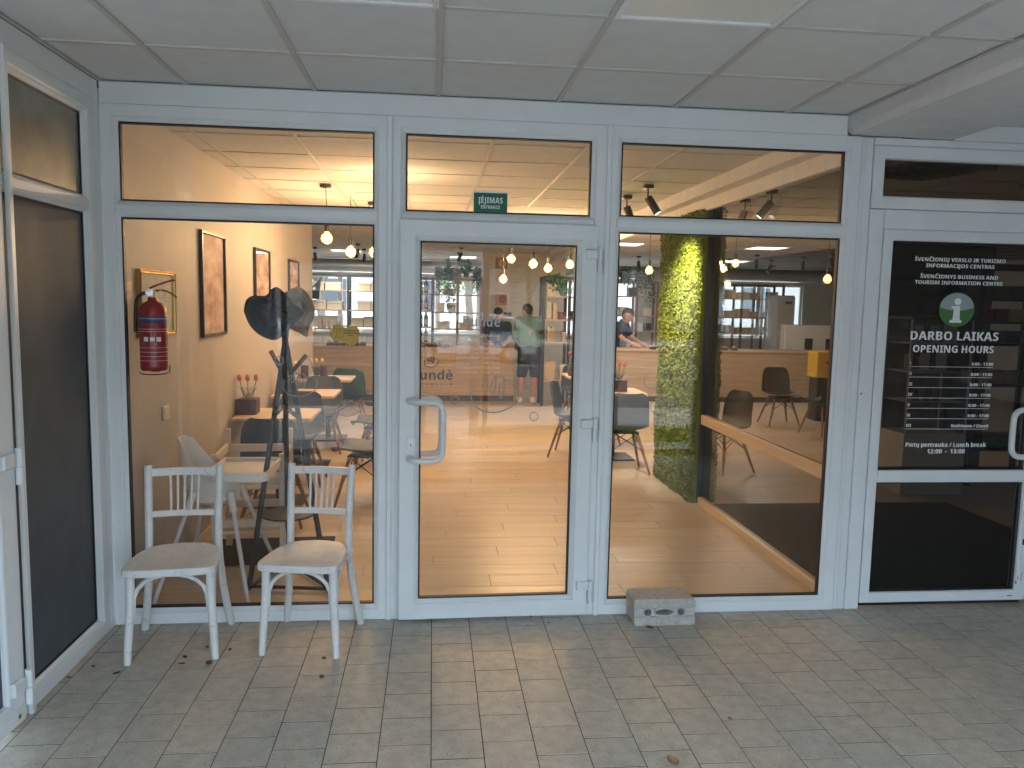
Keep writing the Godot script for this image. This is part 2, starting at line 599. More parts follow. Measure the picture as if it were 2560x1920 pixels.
func pane(parent: Node3D, called: String, x0: float, x1: float, y0: float, y1: float, z: float, m: Material, xf := Transform3D(), gap := 0.016) -> Node3D:
	var q := mb(xf)
	q.quad(V(x0, y0, z), V(x1, y0, z), V(x1, y1, z), V(x0, y1, z))
	if gap > 0:
		q.quad(V(x1, y0, z - gap), V(x0, y0, z - gap), V(x0, y1, z - gap), V(x1, y1, z - gap))
	return part(parent, called, q, m)


func glazed(parent: Node3D, x0: float, x1: float, y0: float, y1: float, bars: Array, glassm: Material, pv: Material, xf := Transform3D(), lights := []) -> void:
	frame4(parent, "frame_profile", x0, x1, y0, y1, SASH, pv, xf)
	var lo := y0 + 0.058
	var cuts := bars.duplicate()
	cuts.append(0)
	for k in cuts.size():
		var hi: float = y1 - 0.058
		if k < bars.size():
			hi = bars[k] - 0.02
			part(parent, "transom_bar", mb(xf).span(V(x0 + 0.0585, hi, -0.054), V(x1 - 0.0585, hi + 0.04, 0.011), 0.003), pv)
		if lights.is_empty() or lights[k]:
			frame4(parent, "glazing_bead", x0 + 0.058, x1 - 0.058, lo, hi, BEAD, pv, xf)
			frame4(parent, "gasket", x0 + 0.058, x1 - 0.058, lo, hi, SEAL, M.gasket, xf)
			var g: Material = glassm
			if lights.size() and lights[k] is Material:
				g = lights[k]
			pane(parent, "pane", x0 + 0.08, x1 - 0.08, lo + 0.022, hi - 0.022, -0.018, g, xf)
		lo = hi + 0.04


func text(parent: Node3D, called: String, s: String, x0: float, x1: float, base: float, cap: float, z: float, m: Material, bold := true, font := "Droid Sans", xf := Transform3D()) -> MeshInstance3D:
	var t := TextMesh.new()
	var f := SystemFont.new()
	f.font_names = PackedStringArray([font])
	f.font_weight = 700 if bold else 400
	t.font = f
	t.text = s
	t.font_size = 48
	t.pixel_size = 0.01
	t.depth = 0.05
	t.curve_step = 2.0
	t.horizontal_alignment = HORIZONTAL_ALIGNMENT_LEFT
	t.vertical_alignment = VERTICAL_ALIGNMENT_BOTTOM
	var o := MeshInstance3D.new()
	o.name = called
	o.mesh = t
	o.material_override = m
	var bx := t.get_aabb()
	var sy := cap / (0.48 * 0.714)
	var sx := (x1 - x0) / maxf(bx.size.x, 0.001)
	# the baseline: a bottom-aligned line of this size has its descent below
	var desc := f.get_descent(48) * 0.01
	o.transform = xf * Transform3D(Basis.from_scale(V(sx, sy, 0.02)), V(x0 - bx.position.x * sx, base - desc * sy, z))
	parent.add_child(o, true)
	return o


const BUN := [[800, 610], [772, 670], [756, 740], [764, 820], [805, 890], [875, 945], [960, 975], [1050, 985], [1150, 972], [1250, 930], [1340, 868], [1398, 780], [1415, 700], [1398, 620], [1345, 565], [1270, 540], [1205, 545], [1155, 585], [1130, 650], [1124, 725], [1140, 790], [1165, 765], [1190, 700], [1201, 620], [1196, 545], [1172, 492], [1130, 478], [1080, 500], [1032, 560], [1006, 640], [1014, 700], [1040, 720], [1070, 670], [1086, 570], [1072, 500], [1032, 464], [990, 470], [942, 510], [911, 580], [905, 640], [930, 666], [958, 640], [966, 580], [944, 530], [905, 518], [865, 542]]


func smooth_line(p: Array, steps := 4) -> Array:
	var out := []
	for k in p.size() - 1:
		var a: Vector3 = p[maxi(k - 1, 0)]
		var b: Vector3 = p[k]
		var c: Vector3 = p[k + 1]
		var d: Vector3 = p[mini(k + 2, p.size() - 1)]
		for s in steps:
			var t := float(s) / steps
			out.append(0.5 * (2.0 * b + (c - a) * t + (2.0 * a - 5.0 * b + 4.0 * c - d) * t * t + (3.0 * b - a - 3.0 * c + d) * t * t * t))
	out.append(p[-1])
	return out


func bun(parent: Node3D, x0: float, x1: float, y0: float, y1: float, z: float, w: float, m: Material, xf := Transform3D()) -> void:
	var pts := []
	for p in BUN:
		pts.append(V(lerpf(x0, x1, (p[0] - 755) / 660.0), lerpf(y0, y1, (985 - p[1]) / 525.0), 0))
	ribbon(parent, "bun_drawing", smooth_line(pts, 3), z, w, m, xf)


func ring(parent: Node3D, cx: float, cy: float, r: float, z: float, w: float, m: Material, xf := Transform3D()) -> void:
	var pts := []
	for k in 33:
		pts.append(V(cx + r * cos(TAU * k / 32), cy + r * sin(TAU * k / 32), 0))
	ribbon(parent, "ring_drawing", pts, z, w, m, xf)


func ribbon(parent: Node3D, called: String, pts: Array, z: float, w: float, m: Material, xf := Transform3D()) -> void:   # cut-vinyl line on glass
	var q := mb(xf)
	for k in pts.size() - 1:
		var a: Vector3 = pts[k]
		var b: Vector3 = pts[k + 1]
		var t0: Vector3 = ((pts[k + 1] as Vector3) - (pts[maxi(k - 1, 0)] as Vector3)).normalized()
		var t1: Vector3 = ((pts[mini(k + 2, pts.size() - 1)] as Vector3) - (pts[k] as Vector3)).normalized()
		var n0 := V(-t0.y, t0.x, 0) * w / 2
		var n1 := V(-t1.y, t1.x, 0) * w / 2
		q.quad(a - n0 + V(0, 0, z), b - n1 + V(0, 0, z), b + n1 + V(0, 0, z), a + n0 + V(0, 0, z))
	part(parent, called, q, m)


func pull_handle(parent: Node3D, at: Vector3, dx: float, h: float, out: float, m: Material, xf := Transform3D(), called := "handle", back := 1.0) -> void:
	# a bow of tube: two feet on the frame, the grip dx to the side and out from the leaf
	var p := []
	for s in [1.0, -1.0]:
		var half := [V(0, s * h / 2, 0), V(dx * 0.06, s * h / 2, out * 0.55 * back), V(dx * 0.22, s * h / 2, out * 0.92 * back), V(dx * 0.55, s * h / 2, out * back), V(dx * 0.80, s * (h / 2 - 0.004), out * back), V(dx * 0.94, s * (h / 2 - 0.022), out * back), V(dx, s * (h / 2 - 0.06), out * back)]
		if s < 0:
			half.reverse()
		for v in half:
			p.append(at + v)
	part(parent, called, mb(xf).tube(smooth_line(p, 4), 0.0155, 14), m)
	for s in [1.0, -1.0]:
		part(parent, "handle_foot", mb(xf * Transform3D(Basis(V(1, 0, 0), PI / 2 * back), at + V(0, s * h / 2, 0))).lathe(V(0, 0.001, 0), [Vector2(0.0, -0.0005), Vector2(0.021, 0), Vector2(0.021, 0.004), Vector2(0.017, 0.007), Vector2(0.0, 0.0075)], 16), m)


func hinge(parent: Node3D, x: float, y: float, z: float, m: Material, xf := Transform3D()) -> void:
	var h := part(parent, "hinge", mb(xf).box(V(x - 0.043, y + 0.002, z + 0.009), V(0.066, 0.05, 0.02), 0.006), m)
	part(h, "knuckle", mb(xf).tube([V(x, y + 0.03, z + 0.012), V(x, y + 0.002, z + 0.012), V(x, y - 0.026, z + 0.012)], 0.0125, 12), m)
	part(h, "lower_knuckle", mb(xf).tube([V(x, y - 0.0275, z + 0.012), V(x, y - 0.09, z + 0.012)], 0.0125, 12), m)


# ---------------------------------------------------------------- walkway
func walkway() -> void:
	var fl := setting("walkway_floor", mb().span(V(-1.75, -0.2, -0.3), V(4.7, -0.0022, 4.6)), M.grout)
	var size := 0.1957
	var rz := 0.1945
	var made := []
	for k in 4:
		rng.seed = 300 + k
		made.append(keep(mb().box(V(0, -0.0125 - 0.0004 * k, 0), V(size - 0.0035, 0.025, rz - 0.0047), 0.0004)))
	rng.seed = 4
	var rest := mb()
	for i in range(-9, 24):
		var x := 0.0096 + size * (i + 0.5)
		var shift := (0.131 if posmod(i, 2) == 0 else 0.030) - rz
		for j in range(0, 24):
			var z := shift + rz * (j + 0.5)
			if z > 4.5 or z < -0.1: continue
			var seen := z < 1.95 and x > -1.6 - 0.1 and x < 4.0
			var kx := clampf(x, -1.69, 9)
			if seen:
				var o := part(fl, "tile", made[rng.randi() % 4], M["paver_%d" % (rng.randi() % 4)])
				o.position = V(kx, rng.randf_range(-0.0006, 0.0), z)
				o.rotation = V(rng.randf_range(-0.002, 0.002), 0, rng.randf_range(-0.002, 0.002))
			else:
				rest.box(V(kx, -0.0125, z), V(size - 0.0035, 0.025, rz - 0.0047))
	part(fl, "tile", rest, M.paver_0).set_meta("kind", "stuff")
	# ceiling of mineral-fibre tiles in a metal grid
	var ce := setting("walkway_ceiling", mb().span(V(-1.75, 2.70, -0.1), V(2.18, 2.75, 4.6)), M.dark_wall)
	var tile := keep(mb().box(V(0, 0.0125, 0), V(0.594, 0.014, 0.594), 0.002))
	var cols := []
	for k in range(-1, 7):
		cols.append(-1.182 + 0.6 * k)
	var rows := []
	for k in range(-1, 8):
		rows.append(0.5862 + 0.6 * k)
	for i in cols.size() - 1:
		for j in rows.size() - 1:
			var a := V(maxf(cols[i], -1.585), CEIL, maxf(rows[j], 0))
			var b := V(minf(cols[i + 1], 2.155), CEIL, minf(rows[j + 1], 4.45))
			var mid := (a + b) / 2
			if b.x - a.x < 0.03 or b.z - a.z < 0.03: continue
			if (absf(mid.x + 0.282) < 0.1 or absf(mid.x - 0.918) < 0.1) and absf(mid.z - 1.486) < 0.1:
				continue
			if b.x - a.x > 0.59 and b.z - a.z > 0.59:
				var o := part(ce, "ceiling_tile", tile, M.ceiling_tile)
				o.position = mid + V(0, rng.randf_range(-0.001, 0.001), 0)
			else:
				part(ce, "ceiling_tile", mb().box(mid + V(0, 0.0125, 0), V(b.x - a.x - 0.006, 0.014, b.z - a.z - 0.006), 0.002), M.ceiling_tile)
	for x in cols:
		if x > -1.5 and x < 2.1:
			part(ce, "grid_rail", mb().span(V(x - 0.012, CEIL - 0.003, 0.003), V(x + 0.012, CEIL + 0.006, 4.45), 0.0008), M.ceiling_rail)
	for z in rows:
		if z > 0.1 and z < 4.4:
			for i in cols.size() - 1:
				var a: float = maxf(cols[i] + 0.0125, -1.585)
				var b: float = minf(cols[i + 1] - 0.0125, 2.15)
				if b > a:
					part(ce, "grid_rail", mb().span(V(a, CEIL - 0.0025, z - 0.012), V(b, CEIL + 0.006, z + 0.012), 0.0008), M.ceiling_rail)
	part(ce, "wall_angle", mb().span(V(-1.584, CEIL - 0.003, 0.0), V(2.15, CEIL - 0.0005, 0.018)), M.ceiling_rail)
	part(ce, "wall_angle", mb().span(V(-1.584, CEIL - 0.003, 0.0185), V(-1.566, CEIL - 0.0005, 4.45)), M.ceiling_rail)
	part(ce, "wall_angle", mb().span(V(2.136, CEIL - 0.003, 0.0185), V(2.154, CEIL - 0.0005, 4.45)), M.ceiling_rail)
	for k in 2:
		var c := V([-0.282, 0.918][k], CEIL, 1.486)
		var l := thing("panel_light", ["flat square panel light switched off set in walkway ceiling, over the chairs side", "flat square panel light switched off set in walkway ceiling, over the concrete block side"][k], "ceiling light", c, 0.0, "panel lights in the walkway ceiling")
		frame4(l, "rim", -0.294, 0.294, -0.294, 0.294, [Vector2(0, -0.003), Vector2(0.02, -0.003), Vector2(0.02, 0.008), Vector2(0.001, 0.008), Vector2(0, 0.007)], M.pvc, Transform3D(Basis(V(1, 0, 0), PI / 2), Vector3.ZERO))
		part(l, "diffuser", mb().box(V(0, 0.002, 0), V(0.546, 0.004, 0.546)), M.plastic_white)
	# plaster beam and the lower ceiling beyond it
	setting("ceiling_beam", mb().prism(PackedVector2Array([Vector2(2.156, 2.76), Vector2(2.156, 2.612), Vector2(2.162, 2.594), Vector2(2.18, 2.582), Vector2(2.60, 2.577), Vector2(2.74, 2.577), Vector2(2.75, 2.60), Vector2(2.75, 2.76)]), 0.004, 4.45), M.plaster)
	setting("side_ceiling", mb().span(V(2.751, 2.66, 0.0), V(4.7, 2.72, 4.45)), M.plaster)
	setting("side_wall", mb().span(V(4.7, -0.1, -0.1), V(4.85, 2.9, 4.6)), M.plaster)


func shopfront() -> void:
	var s := thing("cafe_shopfront", "white plastic framed glass shopfront of the cafe with three tall bays", "shopfront")
	glazed(s, -1.585, -0.2175, 0.0, 2.574, [2.0845], M.pane_glass, M.pvc)
	glazed(s, 0.8795, 2.236, 0.0, 2.574, [2.0845], M.pane_glass, M.pvc)
	# middle bay: transom light over the door
	frame4(s, "frame_profile", -0.2165, 0.8785, 0.0, 2.574, SASH, M.pvc)
	part(s, "transom_bar", mb().span(V(-0.158, 2.06, -0.054), V(0.820, 2.098, 0.0125), 0.003), M.pvc)
	frame4(s, "glazing_bead", -0.1585, 0.8205, 2.098, 2.516, BEAD, M.pvc)
	frame4(s, "gasket", -0.1585, 0.8205, 2.098, 2.516, SEAL, M.gasket)
	pane(s, "pane", -0.135, 0.797, 2.12, 2.494, -0.018, M.pane_glass)
	for x in [-0.2165, 0.8875]:
		part(s, "cover_strip", mb().span(V(x - 0.0135, 0.0, 0.0145), V(x + 0.0135, 2.573, 0.026), 0.004), M.pvc)
	part(s, "header_board", mb().span(V(-1.585, 2.575, -0.05), V(2.155, 2.6745, 0.008), 0.002), M.pvc)
	# cut-vinyl drawings on the panes
	bun(s, -0.75, -0.581, 1.174, 1.292, -0.0172, 0.005, M.decal_grey)
	ring(s, -0.768, 1.355, 0.021, -0.0172, 0.0045, M.decal_grey)
	bun(s, -0.483, -0.364, 1.073, 1.16, -0.0172, 0.0032, M.decal_grey)
	bun(s, 1.161, 1.306, 1.087, 1.19, -0.0172, 0.0035, M.decal_grey)
	ring(s, 1.369, 1.299, 0.033, -0.0172, 0.0045, M.decal_grey)
	ring(s, 1.16, 1.27, 0.041, -0.0172, 0.0028, M.decal_grey)
	# gold sticker
	var st := thing("window_sticker", "gold cloud-shaped paper sticker with dark edge on the cafe window", "sticker", V(-0.4425, 1.4885, -0.0168))
	var out := smooth_line([V(-0.070, 0.022, 0), V(-0.055, 0.046, 0), V(-0.030, 0.053, 0), V(-0.008, 0.041, 0), V(0.012, 0.038, 0), V(0.036, 0.046, 0), V(0.060, 0.043, 0), V(0.073, 0.022, 0), V(0.071, 0.002, 0), V(0.067, -0.012, 0), V(0.068, -0.033, 0), V(0.050, -0.053, 0), V(0.026, -0.054, 0), V(0.004, -0.040, 0), V(-0.012, -0.030, 0), V(-0.034, -0.036, 0), V(-0.058, -0.026, 0), V(-0.070, -0.004, 0), V(-0.070, 0.022, 0)], 3)
	out.pop_back()
	var poly := PackedVector2Array()
	for p in out:
		poly.append(Vector2(p.x, p.y))
	poly.reverse()
	part(st, "rim", mb().prism(poly, 0.0, 0.0008), M.ink)
	var inner := PackedVector2Array()
	for p in poly:
		inner.append(p * 0.965)
	part(st, "face", mb().prism(inner, 0.0008, 0.0016), M.sticker_gold)
	for k in 3:
		ribbon(st, "bun_drawing", smooth_line([V(-0.052 + k * 0.016, 0.01, 0), V(-0.058 + k * 0.016, 0.026, 0), V(-0.046 + k * 0.016, 0.034, 0), V(-0.036 + k * 0.016, 0.02, 0), V(-0.042 + k * 0.016, -0.005, 0), V(-0.05 + k * 0.016, -0.018, 0), V(-0.04 + k * 0.016, -0.006, 0)], 3), 0.0018, 0.0012, M.ink)
	text(st, "lettering", "Prisijunk prie", 0.0, 0.062, 0.02, 0.007, 0.0018, M.ink)
	text(st, "lettering", "kepyklėlės draugų", -0.004, 0.064, 0.008, 0.007, 0.0018, M.ink)
	text(st, "lettering", "rato", 0.016, 0.042, -0.004, 0.007, 0.0018, M.ink)
	# green entrance sign
	var e := thing("entrance_sign", "small green sign with white lettering on the transom pane", "sign", V(0.2875, 2.175, -0.0145))
	part(e, "backing", mb().box(V(0, 0, 0.0), V(0.175, 0.107, 0.003), 0.001), M.lettering_white)
	part(e, "face", mb().box(V(0, -0.004, 0.0022), V(0.169, 0.097, 0.002)), M.sign_green)
	text(e, "lettering", "ĮĖJIMAS", -0.062, 0.062, -0.006, 0.028, 0.0036, M.lettering_white)
	text(e, "lettering", "ENTRANCE", -0.048, 0.048, -0.034, 0.0165, 0.0036, M.lettering_white)


func cafe_door() -> void:
	var hx := 0.848
	var d := thing("cafe_door", "white plastic cafe door standing slightly ajar with a bow handle", "door", V(hx, 0, 0.018), 0.028)
	var leaf := [Vector2(0, -0.045), Vector2(0.083, -0.045), Vector2(0.083, 0.012), Vector2(0.081, 0.019), Vector2(0.075, 0.022), Vector2(0.005, 0.022), Vector2(0.0015, 0.0205), Vector2(0, 0.016)]
	var x0 := -0.165 - hx
	var x1 := 0.836 - hx
	frame4(d, "leaf_profile", x0, x1, 0.016, 2.070, leaf, M.pvc)
	frame4(d, "glazing_bead", x0 + 0.083, x1 - 0.083, 0.099, 1.987, BEAD, M.pvc, Transform3D(Basis(), V(0, 0, 0.007)))
	frame4(d, "gasket", x0 + 0.083, x1 - 0.083, 0.099, 1.987, SEAL, M.gasket, Transform3D(Basis(), V(0, 0, 0.007)))
	pane(d, "pane", x0 + 0.105, x1 - 0.105, 0.121, 1.965, -0.011, M.pane_glass)
	pull_handle(d, V(-0.112 - hx, 1.017, 0.022), 0.165, 0.298, 0.065, M.pvc)
	pull_handle(d, V(-0.112 - hx, 1.017, -0.045), 0.165, 0.298, 0.065, M.pvc, Transform3D(), "inner_handle", -1.0)
	var lk := part(d, "lock_plate", mb().prism(rounded(-0.1045 - hx, 0.947, 0.022, 0.036, 0.018), 0.0223, 0.0275, 0.0015), M.pvc)
	part(lk, "cylinder", mb(Transform3D(Basis(V(1, 0, 0), PI / 2), V(-0.1045 - hx, 0.952, 0.0277))).lathe(V(0, 0, 0), [Vector2(0.0, 0.004), Vector2(0.009, 0.004), Vector2(0.009, 0.0)], 14), M.steel)
	part(lk, "keyhole", mb().span(V(-0.1065 - hx, 0.934, 0.0277), V(-0.1025 - hx, 0.956, 0.0325)), M.black_metal)
	for y in [1.921, 1.046, 0.174]:
		hinge(d, 0.0, y, 0.022, M.pvc)
	var b := -0.0100
	bun(d, 0.202 - hx, 0.457 - hx, 1.102, 1.300, b, 0.0058, M.decal_grey)
	ring(d, 0.119 - hx, 1.166, 0.0205, b, 0.0042, M.decal_grey)
	ring(d, 0.531 - hx, 1.081, 0.0215, b, 0.0042, M.decal_grey)
	text(d, "lettering", "Bundė", 0.155 - hx, 0.345 - hx, 1.545, 0.052, b, M.lettering_grey)
	text(d, "lettering", "DARBO LAIKAS", 0.165 - hx, 0.345 - hx, 1.492, 0.014, b, M.lettering_white, false)
	var days := [["PIRMADIENIS", "NEDIRBAME"], ["ANTRADIENIS", "9:00 - 18:00"], ["TREČIADIENIS", "9:00 - 18:00"], ["KETVIRTADIENIS", "9:00 - 18:00"], ["PENKTADIENIS", "9:00 - 18:00"], ["ŠEŠTADIENIS", "10:00 - 16:00"], ["SEKMADIENIS", "10:00 - 16:00"]]
	for k in 7:
		text(d, "lettering", days[k][0], 0.125 - hx, 0.235 - hx, 1.452 - 0.0245 * k, 0.0098, b, M.lettering_white, false)
		text(d, "lettering", days[k][1], 0.262 - hx, 0.345 - hx, 1.452 - 0.0245 * k, 0.0098, b, M.lettering_white, false)


func rounded(cx: float, cy: float, hw: float, hh: float, r: float, seg := 5) -> PackedVector2Array:
	var p := PackedVector2Array()
	for q in [[1, -1, -PI / 2], [1, 1, 0.0], [-1, 1, PI / 2], [-1, -1, PI]]:
		for k in seg + 1:
			var a: float = q[2] + PI / 2 * k / seg
			p.append(Vector2(cx + q[0] * (hw - r) + cos(a) * r, cy + q[1] * (hh - r) + sin(a) * r))
	return p


func information_entrance() -> void:
	var s := thing("information_entrance_frame", "white plastic door frame with dark transom beside the cafe shopfront", "door frame")
	part(s, "corner_post", mb().span(V(2.2395, 0.0, -0.06), V(2.306, 2.573, 0.004), 0.003), M.pvc_old)
	part(s, "corner_post", mb().span(V(2.3075, 0.0, -0.06), V(2.388, 2.2025, 0.010), 0.003), M.pvc_old)
	part(s, "joint_strip", mb().span(V(2.262, 0.0, 0.0045), V(2.268, 2.572, 0.0075), 0.001), M.pvc_old)
	part(s, "header_board", mb().span(V(2.3075, 2.535, -0.05), V(4.68, 2.573, 0.012), 0.003), M.pvc_old)
	part(s, "upper_panel", mb().span(V(2.752, 2.5755, -0.05), V(4.68, 2.659, 0.004), 0.002), M.pvc_old)
	frame4(s, "transom_frame", 2.3095, 3.34, 2.206, 2.533, [Vector2(0, -0.056), Vector2(0.068, -0.056), Vector2(0.068, -0.004), Vector2(0.064, 0.006), Vector2(0.058, 0.010), Vector2(0.003, 0.010), Vector2(0, 0.007)], M.pvc_old)
	pane(s, "pane", 2.372, 3.278, 2.27, 2.47, -0.02, M.smoked_dimming_glass)
	part(s, "head_rail", mb().span(V(2.3895, 2.1005, -0.056), V(4.68, 2.203, 0.012), 0.004), M.pvc_old)
	part(s, "far_post", mb().span(V(4.42, 0.0, -0.06), V(4.68, 2.11, 0.010), 0.003), M.pvc_old)
	frame4(s, "transom_frame", 3.345, 4.41, 2.206, 2.533, [Vector2(0, -0.056), Vector2(0.068, -0.056), Vector2(0.068, -0.004), Vector2(0.064, 0.006), Vector2(0.058, 0.010), Vector2(0.003, 0.010), Vector2(0, 0.007)], M.pvc_old)
	pane(s, "pane", 3.41, 4.345, 2.27, 2.47, -0.02, M.smoked_dimming_glass)
	for n in 2:
		var lf := 2.392 if n == 0 else 3.388
		var rt := 3.384 if n == 0 else 4.415
		var d := thing("information_door", "white glazed door leaf with opening hours lettered on dark glass" if n == 0 else "second white glazed door leaf beside the opening hours leaf", "door", V(lf, 0.0, 0.0))
		var w := rt - lf
		var prof := [Vector2(0, -0.05), Vector2(0.058, -0.05), Vector2(0.058, 0.002), Vector2(0.055, 0.010), Vector2(0.049, 0.013), Vector2(0.003, 0.013), Vector2(0, 0.010)]
		frame4(d, "leaf_profile", 0.0, w, 0.035, 2.099, prof, M.pvc_old)
		part(d, "mid_rail", mb().span(V(0.0585, 0.721, -0.048), V(w - 0.0585, 0.790, 0.010), 0.004), M.pvc_old)
		for yy in [[0.093, 0.7205], [0.7905, 2.041]]:
			frame4(d, "gasket", 0.058, w - 0.058, yy[0], yy[1], [Vector2(0, -0.03), Vector2(0.012, -0.03), Vector2(0.010, -0.012), Vector2(0.0, -0.004)], M.gasket)
			pane(d, "pane", 0.068, w - 0.068, yy[0] + 0.01, yy[1] - 0.01, -0.018, M.smoked_dimming_glass)
		if n == 0:
			pull_handle(d, V(w - 0.03, 1.008, 0.014), -0.175, 0.262, 0.06, M.pvc_old, Transform3D(), "handle")
			part(d, "threshold_brush", mb().span(V(0.01, 0.012, -0.02), V(w - 0.01, 0.0345, -0.008)), M.black_metal)
			var stp := part(d, "door_stop", mb().tube([V(w - 0.028, 0.36, 0.016), V(w - 0.028, 0.20, 0.018)], 0.008, 10), M.pvc_old)
			part(stp, "rubber_cap", mb().tube([V(w - 0.028, 0.36, 0.016), V(w - 0.028, 0.392, 0.016)], 0.0105, 10), M.black_metal)
			part(stp, "rod", mb().tube([V(w - 0.028, 0.20, 0.018), V(w - 0.034, 0.15, 0.018)], 0.003, 6), M.steel)
			lettering_on_information_door(d, lf)
		else:
			pull_handle(d, V(0.03, 1.008, 0.014), 0.02, 0.262, 0.055, M.pvc_old)


func lettering_on_information_door(d: Node3D, o: float) -> void:
	var z := -0.0172
	var w: Material = M.lettering_white
	for t in [["ŠVENČIONIŲ VERSLO IR TURIZMO", 2.595, 3.123, 1.9385, 0.0195], ["INFORMACIJOS CENTRAS", 2.662, 3.06, 1.906, 0.0195], ["ŠVENČIONYS BUSINESS AND", 2.634, 3.086, 1.8475, 0.0195], ["TOURISM INFORMATION CENTRE", 2.605, 3.116, 1.815, 0.0195], ["DARBO LAIKAS", 2.602, 3.118, 1.512, 0.046], ["OPENING HOURS", 2.622, 3.096, 1.4435, 0.0385], ["Pietų pertrauka / Lunch break", 2.619, 3.098, 0.917, 0.0235], ["12:00  -  13:00", 2.749, 2.973, 0.880, 0.0235]]:
		text(d, "lettering", t[0], t[1] - o, t[2] - o, t[3], t[4], z, w)
	var names := ["I", "II", "III", "IV", "V", "VI", "VII"]
	var wid := [0.004, 0.012, 0.020, 0.024, 0.016, 0.021, 0.030]
	for k in 7:
		var y := 1.3635 - 0.0578 * k
		part(d, "ruled_line", mb().span(V(2.611 - o, y, z), V(3.098 - o, y + 0.002, z + 0.0006)), w)
		text(d, "lettering", names[k], 2.612 - o, 2.612 + wid[k] - o, y + 0.0125, 0.0155, z, w)
		if k < 6:
			text(d, "lettering", "8:00 - 17:00", 2.973 - o, 3.100 - o, y + 0.011, 0.0155, z, w)
		else:
			text(d, "lettering", "Nedirbame / Closed", 2.880 - o, 3.100 - o, y + 0.011, 0.0165, z, w)
	# green information disc: a pale glassy cap printed over green, and a white i
	var cx := 2.8585 - o
	var cy := 1.680
	var pc := PackedVector2Array()
	for k in 48:
		pc.append(Vector2(cx + 0.1035 * cos(TAU * k / 48), cy + 0.0935 * sin(TAU * k / 48)))
	var disc := part(d, "information_disc", mb().prism(pc, z, z + 0.0006), print_disc())
	var cap := PackedVector2Array()
	for k in 25:
		cap.append(Vector2(cx + 0.0985 * cos(PI * k / 24), cy + 0.012 + 0.0765 * sin(PI * k / 24)))
	for k in range(1, 12):
		var q := -1.0 + 2.0 * k / 12.0
		cap.append(Vector2(cx + 0.0985 * q, cy + 0.012 - 0.018 * (1.0 - q * q)))
	part(disc, "pale_cap", mb().prism(cap, z + 0.0006, z + 0.0011), M.disc_cap)
	var dot := PackedVector2Array()
	for k in 24:
		dot.append(Vector2(cx + 0.003 + 0.020 * cos(TAU * k / 24), cy + 0.044 + 0.0185 * sin(TAU * k / 24)))
	part(disc, "letter_dot", mb().prism(dot, z + 0.0012, z + 0.0018), M.lettering_white)
	part(disc, "letter_stem", mb().prism(PackedVector2Array([Vector2(cx - 0.038, cy - 0.072), Vector2(cx + 0.032, cy - 0.072), Vector2(cx + 0.032, cy - 0.060), Vector2(cx + 0.020, cy - 0.054), Vector2(cx + 0.017, cy + 0.020), Vector2(cx - 0.032, cy + 0.018), Vector2(cx - 0.032, cy + 0.008), Vector2(cx - 0.017, cy + 0.004), Vector2(cx - 0.021, cy - 0.054), Vector2(cx - 0.038, cy - 0.060)]), z + 0.0012, z + 0.0018), M.lettering_white)


func print_disc() -> Material:
	mk("disc_cap", Color(0.30, 0.36, 0.37), 0.5)
	return mk("disc_green", Color(0.055, 0.17, 0.05), 0.5)


